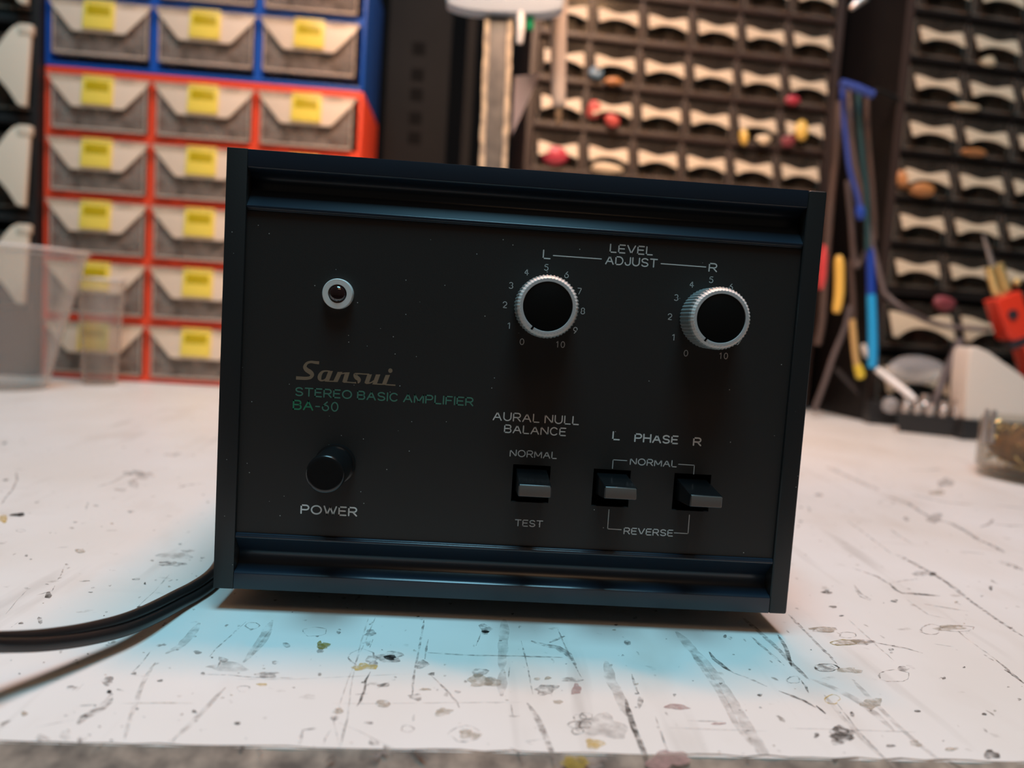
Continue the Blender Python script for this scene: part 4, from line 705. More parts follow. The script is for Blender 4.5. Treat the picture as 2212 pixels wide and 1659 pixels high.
(0,"b",[(-1254,-133),(-1255,-136),(-1256,-139),(-1260,-138),(-1262,-134),(-1262,-131),(-1261,-128),(-1257,-129)]),
(0,"b",[(-668,170),(-667,164),(-671,162),(-675,164),(-677,169),(-676,174),(-674,180),(-669,176)]),
(3,"b",[(-1218,205),(-1217,198),(-1222,197),(-1226,197),(-1229,204),(-1231,210),(-1228,213),(-1223,208)]),
(0,"b",[(684,1385),(672,1372),(665,1368),(654,1361),(658,1381),(661,1399),(672,1403),(676,1394)]),
(0,"b",[(-1194,351),(-1193,347),(-1195,347),(-1197,347),(-1198,350),(-1198,352),(-1198,355),(-1195,354)]),
(3,"b",[(-1957,775),(-1956,771),(-1955,766),(-1960,770),(-1963,774),(-1966,779),(-1963,779),(-1960,780)]),
(3,"b",[(-1124,-482),(-1124,-485),(-1126,-485),(-1129,-485),(-1132,-482),(-1131,-480),(-1129,-479),(-1126,-479)]),
(3,"b",[(1442,-484),(1438,-488),(1432,-491),(1430,-488),(1432,-485),(1435,-480),(1441,-478),(1443,-480)]),
(1,"b",[(762,-173),(760,-177),(756,-178),(755,-176),(753,-173),(755,-169),(759,-168),(762,-170)]),
(3,"b",[(-495,68),(-497,66),(-498,62),(-502,63),(-502,67),(-502,71),(-500,72),(-496,73)]),
(0,"b",[(-127,-689),(-128,-691),(-129,-691),(-130,-691),(-132,-690),(-131,-688),(-129,-688),(-128,-688)]),
(3,"b",[(-209,-790),(-210,-791),(-212,-792),(-214,-792),(-215,-790),(-214,-788),(-212,-788),(-210,-788)]),
(0,"b",[(-731,19),(-730,17),(-732,15),(-734,16),(-736,19),(-735,21),(-734,22),(-731,23)]),
(0,"b",[(156,-466),(155,-468),(153,-469),(152,-468),(151,-466),(152,-464),(154,-463),(155,-464)]),
(0,"b",[(-1684,127),(-1681,119),(-1686,117),(-1692,120),(-1698,125),(-1699,132),(-1696,134),(-1690,133)]),
(0,"b",[(1255,975),(1243,962),(1235,959),(1227,959),(1230,971),(1236,987),(1246,988),(1251,985)]),
(1,"b",[(36,412),(34,407),(30,402),(27,407),(26,411),(26,418),(31,418),(33,416)]),
(1,"b",[(-1410,-343),(-1410,-345),(-1411,-346),(-1413,-346),(-1415,-344),(-1415,-342),(-1413,-342),(-1412,-341)]),
(3,"b",[(-982,463),(-980,456),(-985,454),(-990,452),(-992,461),(-991,466),(-991,475),(-985,468)]),
(3,"b",[(-521,104),(-521,101),(-523,100),(-525,101),(-527,103),(-526,106),(-524,107),(-522,107)]),
(3,"b",[(527,-756),(526,-759),(522,-759),(520,-758),(519,-756),(521,-753),(525,-751),(527,-754)]),
(0,"b",[(-930,-693),(-930,-695),(-932,-696),(-934,-694),(-936,-693),(-936,-691),(-934,-690),(-932,-691)]),
(0,"b",[(-183,-332),(-187,-334),(-189,-337),(-193,-338),(-193,-333),(-193,-329),(-189,-327),(-186,-328)]),
(1,"b",[(-1107,-683),(-1108,-684),(-1109,-684),(-1110,-685),(-1111,-683),(-1112,-681),(-1110,-681),(-1109,-682)]),
(0,"b",[(-125,431),(-126,424),(-130,424),(-135,423),(-137,430),(-133,434),(-130,438),(-126,437)]),
(0,"b",[(1341,-102),(1337,-108),(1330,-111),(1327,-109),(1328,-103),(1332,-96),(1339,-94),(1342,-98)]),
(1,"b",[(1052,-106),(1051,-109),(1048,-111),(1046,-109),(1046,-106),(1049,-103),(1052,-101),(1053,-103)]),
(1,"b",[(-1352,-167),(-1352,-171),(-1354,-171),(-1357,-170),(-1359,-168),(-1361,-164),(-1358,-164),(-1355,-164)]),
(0,"b",[(951,-529),(949,-532),(946,-532),(945,-532),(945,-530),(946,-528),(949,-527),(950,-528)]),
(3,"b",[(-282,-245),(-284,-251),(-289,-252),(-293,-251),(-293,-246),(-295,-241),(-290,-237),(-287,-243)]),
(3,"b",[(683,-718),(682,-720),(678,-722),(677,-720),(676,-718),(677,-715),(681,-715),(682,-716)]),
(0,"b",[(7,-488),(6,-491),(3,-491),(1,-491),(0,-489),(1,-487),(3,-485),(6,-486)]),
(3,"b",[(631,-687),(630,-690),(626,-690),(623,-690),(621,-688),(625,-685),(628,-683),(631,-684)]),
(3,"b",[(395,-11),(392,-17),(387,-18),(382,-18),(379,-13),(385,-7),(389,-4),(394,-5)]),
(0,"b",[(-1137,1004),(-1133,991),(-1140,988),(-1147,993),(-1154,1001),(-1154,1013),(-1149,1019),(-1142,1015)]),
(0,"b",[(-584,488),(-583,483),(-586,479),(-589,484),(-591,487),(-592,493),(-589,495),(-584,495)]),
(0,"b",[(1792,1684),(1783,1662),(1770,1657),(1770,1670),(1762,1678),(1779,1695),(1790,1704),(1797,1700)]),
(3,"b",[(-735,1164),(-733,1158),(-736,1155),(-739,1159),(-742,1162),(-741,1167),(-739,1170),(-736,1169)]),
(0,"b",[(-1107,707),(-1106,698),(-1110,694),(-1116,697),(-1122,704),(-1120,712),(-1117,715),(-1111,717)]),
(1,"b",[(-957,-802),(-958,-804),(-961,-805),(-964,-805),(-966,-802),(-967,-799),(-964,-799),(-961,-800)]),
(1,"b",[(-1058,-677),(-1057,-678),(-1059,-679),(-1060,-679),(-1061,-677),(-1062,-676),(-1061,-675),(-1059,-676)]),
(0,"b",[(775,1030),(772,1018),(762,1007),(761,1021),(757,1027),(763,1040),(771,1046),(780,1046)]),
(1,"b",[(723,-519),(721,-524),(717,-523),(713,-523),(714,-520),(716,-516),(721,-513),(721,-517)]),
(0,"b",[(379,-466),(375,-471),(370,-472),(366,-471),(365,-468),(367,-462),(372,-462),(376,-463)]),
(0,"b",[(188,-293),(188,-295),(185,-297),(183,-295),(182,-293),(184,-291),(186,-289),(189,-289)]),
(1,"b",[(140,949),(133,940),(128,934),(119,931),(121,946),(123,957),(129,961),(135,959)]),
(3,"b",[(-51,336),(-53,330),(-56,324),(-61,328),(-63,334),(-60,340),(-56,344),(-51,344)]),
(0,"b",[(-532,165),(-532,160),(-535,155),(-539,159),(-542,164),(-540,168),(-538,171),(-532,172)]),
(0,"b",[(-1208,-282),(-1207,-286),(-1210,-287),(-1214,-286),(-1216,-282),(-1218,-278),(-1215,-276),(-1212,-280)]),
(0,"b",[(-603,-169),(-605,-173),(-607,-176),(-611,-173),(-615,-170),(-613,-165),(-610,-165),(-605,-164)]),
(3,"b",[(875,-397),(872,-400),(870,-400),(867,-400),(868,-398),(869,-395),(872,-394),(873,-396)]),
(3,"b",[(94,822),(95,808),(87,803),(82,812),(78,819),(82,830),(88,837),(96,835)]),
(0,"b",[(-1426,189),(-1426,184),(-1425,178),(-1431,182),(-1436,187),(-1436,193),(-1434,196),(-1428,197)]),
(0,"b",[(-1799,907),(-1798,901),(-1802,902),(-1804,900),(-1808,905),(-1809,910),(-1808,914),(-1804,909)]),
(0,"b",[(-1244,-399),(-1245,-402),(-1247,-404),(-1251,-404),(-1254,-400),(-1254,-397),(-1251,-396),(-1248,-396)]),
(0,"b",[(-543,-109),(-543,-114),(-546,-115),(-550,-113),(-553,-110),(-552,-105),(-549,-103),(-545,-105)]),
(0,"b",[(-1234,-418),(-1230,-422),(-1233,-424),(-1237,-421),(-1242,-418),(-1240,-416),(-1239,-412),(-1235,-413)]),
(0,"b",[(-185,165),(-187,159),(-191,155),(-194,160),(-198,163),(-197,170),(-192,170),(-188,169)]),
(1,"b",[(-1100,-121),(-1104,-125),(-1106,-128),(-1111,-129),(-1114,-122),(-1115,-116),(-1111,-115),(-1106,-116)]),
(0,"b",[(-796,-703),(-797,-706),(-799,-708),(-803,-707),(-806,-703),(-804,-701),(-802,-699),(-798,-699)]),
(1,"b",[(-60,-758),(-62,-760),(-64,-762),(-66,-761),(-66,-759),(-66,-757),(-64,-756),(-61,-756)]),
(3,"b",[(-406,363),(-406,360),(-408,358),(-410,360),(-411,362),(-412,366),(-409,366),(-407,365)]),
(3,"b",[(-422,206),(-423,202),(-425,197),(-429,201),(-430,205),(-431,210),(-427,212),(-424,210)]),
(1,"b",[(-994,-305),(-994,-309),(-996,-313),(-1001,-311),(-1003,-306),(-1004,-302),(-1001,-300),(-997,-301)]),
(0,"b",[(-843,-674),(-843,-677),(-845,-679),(-849,-678),(-852,-675),(-849,-673),(-849,-669),(-844,-670)]),
(1,"b",[(357,-546),(355,-550),(352,-549),(349,-549),(348,-547),(351,-545),(353,-543),(355,-544)]),
(0,"b",[(497,-722),(496,-723),(494,-724),(493,-724),(492,-722),(494,-721),(495,-720),(497,-721)]),
(1,"b",[(259,457),(255,451),(251,448),(247,449),(246,455),(248,462),(253,463),(256,461)]),
(0,"b",[(1759,1033),(1752,1025),(1743,1015),(1740,1021),(1743,1031),(1750,1041),(1757,1042),(1766,1046)]),
(0,"b",[(-283,404),(-283,396),(-288,398),(-292,398),(-295,402),(-293,408),(-289,412),(-286,409)]),
(3,"b",[(-768,-582),(-769,-586),(-773,-587),(-778,-588),(-779,-583),(-778,-580),(-776,-577),(-772,-579)]),
(1,"b",[(656,-539),(654,-543),(650,-544),(648,-543),(648,-540),(649,-537),(653,-534),(654,-538)]),
(0,"b",[(-1055,-561),(-1057,-562),(-1057,-564),(-1060,-564),(-1061,-561),(-1062,-559),(-1060,-559),(-1058,-559)]),
(3,"b",[(-753,-566),(-751,-570),(-755,-570),(-757,-569),(-760,-567),(-759,-564),(-757,-563),(-754,-564)]),
(0,"b",[(-630,376),(-629,370),(-633,369),(-637,371),(-639,375),(-640,381),(-636,382),(-632,381)]),
(0,"b",[(1066,1420),(1063,1414),(1059,1412),(1056,1412),(1057,1418),(1060,1423),(1063,1427),(1066,1425)]),
(0,"b",[(1318,904),(1313,895),(1309,896),(1303,895),(1305,902),(1309,910),(1315,913),(1317,909)]),
(0,"b",[(-483,-798),(-484,-799),(-486,-800),(-488,-800),(-489,-798),(-488,-796),(-486,-796),(-484,-796)]),
(0,"b",[(-723,-815),(-723,-817),(-725,-817),(-727,-817),(-727,-816),(-727,-814),(-726,-813),(-725,-814)]),
(0,"b",[(2108,397),(2101,390),(2096,390),(2090,389),(2092,395),(2100,401),(2107,406),(2108,402)]),
(1,"b",[(-551,79),(-550,74),(-553,73),(-556,74),(-557,78),(-558,82),(-555,84),(-552,82)]),
(3,"b",[(1921,438),(1911,432),(1900,421),(1897,426),(1903,436),(1909,446),(1919,449),(1925,448)]),
(0,"b",[(-1116,-700),(-1118,-702),(-1120,-704),(-1123,-704),(-1125,-701),(-1127,-697),(-1123,-697),(-1120,-697)]),
(1,"b",[(-575,171),(-577,164),(-582,162),(-587,163),(-591,169),(-590,176),(-585,180),(-579,178)]),
(1,"b",[(-415,-465),(-415,-469),(-418,-470),(-422,-470),(-423,-466),(-421,-463),(-420,-460),(-416,-463)]),
(1,"b",[(858,419),(856,413),(851,412),(850,415),(848,418),(851,423),(855,425),(857,423)])]
b = bench_mb; mr = random.Random(9)
for mi, kind, data in MARKS:
    z = 0.00006+0.00002*(mi % 4)+0.000004*mr.random()
    if kind == 'b':                              # blob: outline in tenths of a millimetre
        pts = [(x*1e-4, y*1e-4, z) for x, y in data]
        b.add(pts, [tuple(range(len(pts)))], mi+1)
    else:                                        # stroke: x, y, half-width
        pts = [(x*1e-4, y*1e-4, w*1e-4) for x, y, w in data]; dense = []
        for (x0, y0, w0), (x1, y1, w1) in zip(pts, pts[1:]):
            n = max(2, int(math.hypot(x1-x0, y1-y0)/0.0022))
            for k in range(n): dense.append((x0+(x1-x0)*k/n, y0+(y1-y0)*k/n, w0+(w1-w0)*k/n))
        dense.append(pts[-1]); L = []
        for i, (x, y, w) in enumerate(dense):
            xa, ya, _ = dense[max(i-1, 0)]; xb, yb, _ = dense[min(i+1, len(dense)-1)]
            d = math.hypot(xb-xa, yb-ya) or 1; nxx, nyy = -(yb-ya)/d, (xb-xa)/d
            ta = min(1, 0.25+i*0.3, 0.25+(len(dense)-1-i)*0.3)
            jj = .40 if w < .0007 else .16; j1, j2 = mr.uniform(1-jj, 1+jj), mr.uniform(1-jj, 1+jj)
            L.append(((x+nxx*w*ta*j1, y+nyy*w*ta*j1, z), (x-nxx*w*ta*j2, y-nyy*w*ta*j2, z)))
        vs = [p for q in L for p in q]
        b.add(vs, [(2*i, 2*i+1, 2*i+3, 2*i+2) for i in range(len(L)-1)], mi+1)
b.build('bench_top', [M['paint']]+[M[k] for k in MARK_MATS], bench, smooth=0)

# ------------------------------------------------------------------ amplifier
MM = 0.001
amp = thing('amplifier', 'small black stereo amplifier box with two silver-rimmed knobs, standing on the workbench', 'amplifier', (0, 0, 0.008))
W2 = 0.1
def bx(name, m, x0, x1, y0, y1, z0, z1, bev=0.0004, parent=amp, segs=2):
    return MB().box(x0*MM, x1*MM, y0*MM, y1*MM, z0*MM, z1*MM).build(name, m, parent, bev, segs=segs)
bx('side_panel', M['black_metal'], -100, -93.25, 0, 222, 0, 147.6, 0.0003)
bx('side_panel', M['black_metal'], 93.55, 100, 0, 222, 0, 147.6, 0.0009, segs=3)
bx('top_cover', M['black_metal'], -93.2, 93.5, 9, 222, 146.2, 147.4, 0.0003)
bx('bottom_cover', M['black_metal'], -93.2, 93.5, 9, 222, 0.2, 1.6, 0.0003)
bx('rear_panel', M['black_metal'], -93.2, 93.5, 220, 222, 1.6, 146.2, 0.0)
# front rails: extrusions with a cove behind the bar and a lip that meets the panel
def rail(name, pts):
    mb = MB(); mb.prism([(y, z) for y, z in pts], lambda u, v, t: (t*MM, u*MM, v*MM), -93.2, 93.5)
    return mb.build(name, [M['black_trough']], amp, 0.00025, smooth=50, segs=2)
def cove(zb, s):
    """zb: outer face of the bar, s: +1 for the lower rail (grows upward), -1 for the upper"""
    raw = [(0.0, 0.15), (0.0, 5.7), (0.5, 6.1)]
    for k in range(7):
        a = k/6; raw.append((1.0+4.8*math.sin(a*PI/2), 6.4+4.4*(1-math.cos(a*PI/2))))
    raw += [(5.8, 11.9), (5.4, 12.7), (0.7, 17.7), (0.35, 18.0), (0.35, 18.75), (0.62, 18.95), (0.62, 19.3), (1.0, 19.5), (13.5, 19.5), (13.5, 0.15)]
    return [(y, zb+s*z) for y, z in raw]
lower = rail('lower_rail', cove(0.0, 1)); upper = rail('upper_rail', cove(147.6, -1))
# front panel with three square openings for the paddles
SL = [(6.35, 41.8), (34.35, 41.5), (62.7, 41.3)]; SH = 6.5
mb = MB(); fz0, fz1, fy0, fy1 = 19.4, 128.2, 1.5, 3.0
zs0, zs1 = 35.1, 48.2
mb.box(-93.2, 93.5, fy0, fy1, fz0, zs0); mb.box(-93.2, 93.5, fy0, fy1, zs1, fz1)
xs = [-93.2]+[v for cx, _ in SL for v in (cx-SH, cx+SH)]+[93.5]
for i in range(0, len(xs), 2): mb.box(xs[i], xs[i+1], fy0, fy1, zs0, zs1)
mb.v = [(x*MM, y*MM, z*MM) for x, y, z in mb.v]
mb.build('front_panel', M['black_panel'], amp, 0, smooth=0)
bx('chassis', M['slot'], -93, 93.3, 14, 219, 2, 146, 0)
for fx, fy in ((-70, 40), (70, 40), (-70, 195), (70, 195)):
    MB().lathe([(.007, -.008), (.0085, -.0075), (.009, 0.0002)], lambda a, c, h, fx=fx, fy=fy: (fx*MM+a, fy*MM+c, h), 28).build('foot', M['black_cap'], amp)

def front(cx, cz): return lambda a, c, h: (cx*MM+a, -h, cz*MM+c)
# indicator lamp
lamp = MB().lathe([(.0050, -.0016), (.0050, .0012), (.0048, .0015), (.0031, .0015), (.0030, .0011), (.0030, .0004), (.0, .0004)], front(-62.15, 102.5), 56, close=False).build('indicator_lamp', M['alu'], amp, smooth=30)
lamp['label'] = 'round aluminium indicator lamp bezel'
MB().lathe([(.0029, .0005), (.0028, .0012), (.0022, .0018), (.0013, .0022), (.0004, .0024), (0.0, .00242)], front(-62.15, 102.5), 40, close=False).build('lens', M['lens'], lamp, smooth=80)['label'] = 'dark red domed lens'
# level knobs
def level_knob(cx, cz, lab):
    k = MB().lathe([(.0100, -.0012), (.0102, -.0008), (.0102, .0100), (.0098, .0108)], front(cx, cz), 216, rmod=lambda i: 1+0.011*(1 if i % 4 in (0, 1) else -1)*1.0, close=False).build('level_knob', M['knurl'], amp, smooth=20)
    k['label'] = lab
    MB().lathe([(.00985, .0106), (.00975, .0110), (.0091, .01195), (.0089, .0120)], front(cx, cz), 216, rmod=lambda i: 1+(0.006 if i % 4 in (0, 1) else -0.006), close=False).lathe([(.0089, .0120), (.0081, .0120), (.0080, .0117), (.0080, .0112)], front(cx, cz), 216, mi=1, close=False).build('rim_ring', [M['alu'], M['alu_flat']], k, smooth=30)
    MB().lathe([(.00802, .0110), (.0080, .0116), (.0077, .01175), (0.0, .01175)], front(cx, cz), 72, close=False).build('knob_cap', M['black_cap'], k, smooth=30)
    a = math.radians(237.5); p = MB(); c, s_ = math.cos(a), math.sin(a)
    def fr(u, v, t): return (cx*MM+u*c-v*s_, -t, cz*MM+u*s_+v*c)
    p.prism([(.00795, -.00032), (.0091, -.00032), (.0091, .00032), (.00795, .00032)], fr, .0116, .01206); p.build('pointer', M['slot'], k, smooth=0)
level_knob(6.9, 102.6, 'left level knob, knurled aluminium with black cap'); level_knob(63.6, 102.4, 'right level knob, knurled aluminium with black cap')
# power button
pb = MB().lathe([(.0068, -.0014), (.0068, .0004), (.0062, .0006), (.0062, .0158), (.00605, .0166), (.0056, .0170), (.0046, .01705), (0, .0169)], front(-60.7, 45.1), 64, close=False).build('power_button', M['black_plastic'], amp, smooth=40)
pb['label'] = 'round black power button'
# three paddle switches
for i, (cx, cz) in enumerate(SL):
    dz = (1.2, 2.3, 1.3)[i]; zc = cz+dz
    s = MB(); r = 5.35
    q = [(-5.0, 6, -3.4+cz+.4), (5.0, 6, -3.4+cz+.4), (-5.0, 12, -3.4+cz+.4), (5.0, 12, -3.4+cz+.4)]
    s.hull([(cx-r, -15.6, zc-2.0), (cx+r, -15.6, zc-2.0), (cx-r, 10, cz-3.6), (cx+r, 10, cz-3.6), (cx-r, -15.6, zc+2.0), (cx+r, -15.6, zc+2.0), (cx-r, 10, cz+5.6), (cx+r, 10, cz+5.6)])
    s.v = [(x*MM, y*MM, z*MM) for x, y, z in s.v]
    sw = s.build('switch_paddle', M['black_plastic'], amp, 0.0005, segs=3)
    sw['label'] = ('balance test paddle switch', 'left phase paddle switch', 'right phase paddle switch')[i]
    f = MB(); f.box((cx-r+.25)*MM, (cx+r-.25)*MM, -.0161, -.0150, (zc-1.8)*MM, (zc+1.8)*MM); f.build('paddle_face', M['paddle'], sw, 0.0004)
    w = MB()
    for x0, x1, z0, z1 in ((cx-SH-.6, cx-SH, cz-7.2, cz+7.4), (cx+SH, cx+SH+.6, cz-7.2, cz+7.4)): w.box(x0*MM, x1*MM, .0030, .013, z0*MM, z1*MM)
    w.build('slot_frame', M['slot'], sw, smooth=0)

# ---- lettering: single-stroke letters as on the engraved panel
def arc(cx, cy, rx, ry, a0, a1, n=14): return [(cx+rx*math.cos(math.radians(a0+(a1-a0)*i/n)), cy+ry*math.sin(math.radians(a0+(a1-a0)*i/n))) for i in range(n+1)]
GL = {
 'A': (.92, [[(0, 0), (.46, 1)], [(.46, 1), (.92, 0)], [(.17, .34), (.75, .34)]]),
 'B': (.78, [[(0, 0), (0, 1)], [(0, 1), (.46, 1)]+arc(.50, .765, .24, .235, 90, -90)+[(0, .53)], [(.50, .53)]+arc(.52, .265, .26, .265, 90, -90)+[(0, 0)]]),
 'C': (.86, [arc(.45, .5, .45, .5, 42, 318, 24)]),
 'D': (.86, [[(0, 0), (0, 1)], [(0, 1), (.40, 1)]+arc(.40, .5, .46, .5, 90, -90, 20)+[(0, 0)]]),
 'E': (.70, [[(0, 0), (0, 1)], [(0, 1), (.70, 1)], [(0, .52), (.62, .52)], [(0, 0), (.70, 0)]]),
 'F': (.68, [[(0, 0), (0, 1)], [(0, 1), (.68, 1)], [(0, .5), (.58, .5)]]),
 'H': (.84, [[(0, 0), (0, 1)], [(.84, 0), (.84, 1)], [(0, .52), (.84, .52)]]),
 'I': (0.0, [[(0, 0), (0, 1)]]),
 'J': (.62, [[(.62, 1), (.62, .31)]+arc(.31, .31, .31, .31, 0, -180)]),
 'L': (.66, [[(0, 1), (0, 0)], [(0, 0), (.66, 0)]]),
 'M': (1.0, [[(0, 0), (0, 1)], [(0, 1), (.5, .12)], [(.5, .12), (1, 1)], [(1, 1), (1, 0)]]),
 'N': (.86, [[(0, 0), (0, 1)], [(0, 1), (.86, 0)], [(.86, 0), (.86, 1)]]),
 'O': (1.0, [arc(.5, .5, .5, .5, 0, 360, 32)]),
 'P': (.76, [[(0, 0), (0, 1)], [(0, 1), (.48, 1)]+arc(.48, .725, .28, .275, 90, -90)+[(0, .45)]]),
 'R': (.80, [[(0, 0), (0, 1)], [(0, 1), (.50, 1)]+arc(.50, .725, .28, .275, 90, -90)+[(0, .45)], [(.42, .45), (.80, 0)]]),
 'S': (.78, [arc(.39, .745, .36, .255, 25, 270, 18)+arc(.39, .245, .38, .245, 90, -155, 18)]),
 'T': (.82, [[(0, 1), (.82, 1)], [(.41, 1), (.41, 0)]]),
 'U': (.82, [[(0, 1), (0, .41)]+arc(.41, .41, .41, .41, 180, 360, 18)+[(.82, 1)]]),
 'V': (.86, [[(0, 1), (.43, 0)], [(.43, 0), (.86, 1)]]),
 'W': (1.24, [[(0, 1), (.31, 0)], [(.31, 0), (.62, .9)], [(.62, .9), (.93, 0)], [(.93, 0), (1.24, 1)]]),
 '-': (.36, [[(0, .42), (.36, .42)]]),
 '0': (.62, [arc(.31, .5, .31, .5, 0, 360, 28)]),
 '1': (.30, [[(0, .78), (.26, 1)], [(.26, 1), (.26, 0)]]),
 '2': (.60, [arc(.30, .70, .30, .30, 165, -35, 14)+[(0, 0)], [(0, 0), (.60, 0)]]),
 '3': (.60, [arc(.28, .75, .27, .25, 150, -90, 14), arc(.28, .26, .31, .26, 90, -150, 14)]),
 '4': (.64, [[(.46, 0), (.46, 1)], [(.46, 1), (0, .30)], [(0, .30), (.64, .30)]]),
 '5': (.60, [[(.54, 1), (.10, 1)], [(.10, 1), (.05, .55)], [(.05, .55)]+arc(.28, .32, .31, .32, 120, -150, 16)]),
 '6': (.62, [arc(.31, .31, .30, .31, 0, 360, 22), [(.46, 1), (.20, .72), (.03, .40)]]),
 '7': (.60, [[(0, 1), (.60, 1)], [(.60, 1), (.20, 0)]]),
 '8': (.60, [arc(.30, .75, .25, .25, 0, 360, 20), arc(.30, .26, .30, .26, 0, 360, 20)]),
 '9': (.62, [arc(.31, .69, .30, .31, 0, 360, 22), [(.16, 0), (.42, .28), (.59, .60)]]),
}
def ribbon(mb, pts, w, y, closed=False):
    """flat printed stroke of half-width w (a number or one per point) on the panel face, in millimetres"""
    n = len(pts); ws = w if isinstance(w, (list, tuple)) else [w]*n; L = []
    ring = closed or (n > 3 and math.dist(pts[0], pts[-1]) < 1e-6)
    for i in range(n):
        a = pts[i-1] if i > 0 else (pts[-2] if ring else pts[0]); c = pts[i+1] if i < n-1 else (pts[1] if ring else pts[-1])
        d = math.dist(a, c) or 1; nx_, nz_ = -(c[1]-a[1])/d, (c[0]-a[0])/d
        L += [(pts[i][0]+nx_*ws[i], pts[i][1]+nz_*ws[i]), (pts[i][0]-nx_*ws[i], pts[i][1]-nz_*ws[i])]
    mb.add([(x*MM, y*MM, z*MM) for x, z in L], [(2*i, 2*i+1, 2*i+3, 2*i+2) for i in range(n-1)])
    if not ring:
        for (x, z), ww in ((pts[0], ws[0]), (pts[-1], ws[-1])):
            mb.add([((x+ww*math.cos(t*PI/6))*MM, (y-0.004)*MM, (z+ww*math.sin(t*PI/6))*MM) for t in range(12)], [tuple(range(12))])
def text(mb, s, x0, x1, z0, h, sw, y=1.47):
    gap = .30; pos = []; x = 0
    for ch in s:
        if ch == ' ': x += .42; continue
        pos.append((ch, x)); x += GL[ch][0]+gap
    nat = x-gap; hw = sw/2; k = (x1-x0-sw)/max(nat, 1e-6)
    if nat < 1e-6: k = h
    for ch, px in pos:
        for st in GL[ch][1]:
            ribbon(mb, [(x0+hw+(px+u)*k, z0+hw+v*(h-sw)) for u, v in st], hw, y)
def words(name, items, m, sw, parent=amp):
    mb = MB()
    for it in items:
        if len(it) == 5: text(mb, *it, sw)
        else: ribbon(mb, it, sw*0.42, 1.47)
    o = mb.build(name, m, parent, smooth=0); return o
Z = -10.0
words('level_lettering', [('LEVEL', 27.7, 42.5, 132.3+Z, 3.0), ('ADJUST', 26.5, 44.4, 128.3+Z, 3.0), ('L', 5.2, 7.9, 128.7+Z, 3.1), ('R', 62.0, 65.0, 128.2+Z, 3.0),
      [(8.8, 130.05+Z), (25.1, 130.0+Z)], [(45.6, 129.8+Z), (61.0, 129.7+Z)]], M['ink'], .42)
dig = []
for cx, cz in ((6.8, 112.6), (63.35, 112.2)):
    for d, (dx, dz) in zip('0123456789', ((-6.7, -12.2), (-11.5, -7.0), (-13.3, -.1), (-11.6, 6.5), (-6.7, 11.3), (-.1, 13.3), (6.9, 11.3), (11.7, 6.1), (13.3, -.5), (11.2, -7.2))):
        hw = GL[d][0]*1.05+.12
        dig.append((d, cx+dx-hw, cx+dx+hw, cz+dz-1.1+Z, 2.25))
    dig.append(('1', cx+5.0, cx+5.75, cz-12.3-1.1+Z, 2.25)); dig.append(('0', cx+6.55, cx+8.0, cz-12.3-1.1+Z, 2.25))
words('dial_numbers', dig, M['ink_dim'], .26)
words('model_lettering', [('STEREO BASIC AMPLIFIER', -75.3, -15.1, 77.4+Z, 3.05)], M['ink_green_dim'], .44)
words('model_lettering', [('BA', -75.9, -69.0, 72.7+Z, 3.4)], M['ink_green'], .50)
words('model_lettering', [('-60', -68.4, -60.6, 72.8+Z, 3.35)], M['ink_green_dim'], .42)
words('power_lettering', [('POWER', -71.9, -52.6, 37.0+Z, 3.3)], M['ink'], .50)
words('balance_lettering', [('AURAL NULL', -8.2, 21.5, 73.0+Z, 3.05), ('BALANCE', -4.1, 17.3, 68.9+Z, 2.95)], M['ink'], .40)
words('normal_lettering', [('NORMAL', -1.6, 14.7, 60.8+Z, 2.5)], M['ink_dim'], .34)
words('test_lettering', [('TEST', 1.7, 11.5, 36.5+Z, 2.45)], M['ink_dim'], .34)
words('phase_lettering', [('L', 33.4, 36.1, 68.5+Z, 3.1), ('PHASE', 41.1, 56.5, 68.3+Z, 3.05), ('R', 61.7, 64.7, 68.1+Z, 3.05)], M['ink'], .50)
words('phase_lettering', [('NORMAL', 40.2, 56.7, 60.2+Z, 2.45), ('REVERSE', 39.9, 57.4, 35.6+Z, 2.45),
      [(34.3, 58.6+Z), (34.3, 61.65+Z)], [(34.3, 61.65+Z), (39.1, 61.6+Z)], [(57.3, 61.35+Z), (62.9, 61.3+Z)], [(62.9, 61.3+Z), (62.9, 58.2+Z)],
      [(34.2, 44.0+Z), (34.2, 37.2+Z)], [(34.2, 37.2+Z), (39.0, 37.15+Z)], [(57.8, 37.0+Z), (62.7, 36.95+Z)], [(62.7, 36.95+Z), (62.65, 43.6+Z)]], M['ink_dim'], .36)
# the maker's script mark, drawn stroke by stroke (units of a tracing, baseline removed)
def lg(X, Y): return (-75.2+(X-160)/54.9, 82.85+Z-(Y-435-.0628*(X-160))/53.5)
def stroke(mb, pts, close=False):
    P = []
    for i in range(len(pts)-1):
        p0, p1, p2, p3 = pts[max(i-1, 0)], pts[i], pts[i+1], pts[min(i+2, len(pts)-1)]
        for k in range(5):
            t = k/5; P.append(tuple(0.5*((2*b_)+(c_-a_)*t+(2*a_-5*b_+4*c_-d_)*t*t+(3*b_-a_-3*c_+d_)*t**3) for a_, b_, c_, d_ in zip(p0, p1, p2, p3)))
    P.append(pts[-1])
    q = [lg(x, y) for x, y, _ in P]; ws = [w/54.0/2 for _, _, w in P]
    n = len(q); L = []
    for i in range(n):
        a, c = q[max(i-1, 0)], q[min(i+1, n-1)]; d = math.dist(a, c) or 1
        L += [(q[i][0]-(c[1]-a[1])/d*ws[i], q[i][1]+(c[0]-a[0])/d*ws[i]), (q[i][0]+(c[1]-a[1])/d*ws[i], q[i][1]-(c[0]-a[0])/d*ws[i])]
    mb.add([(x*MM, 1.468*MM, z*MM) for x, z in L], [(2*i, 2*i+1, 2*i+3, 2*i+2) for i in range(n-1)])
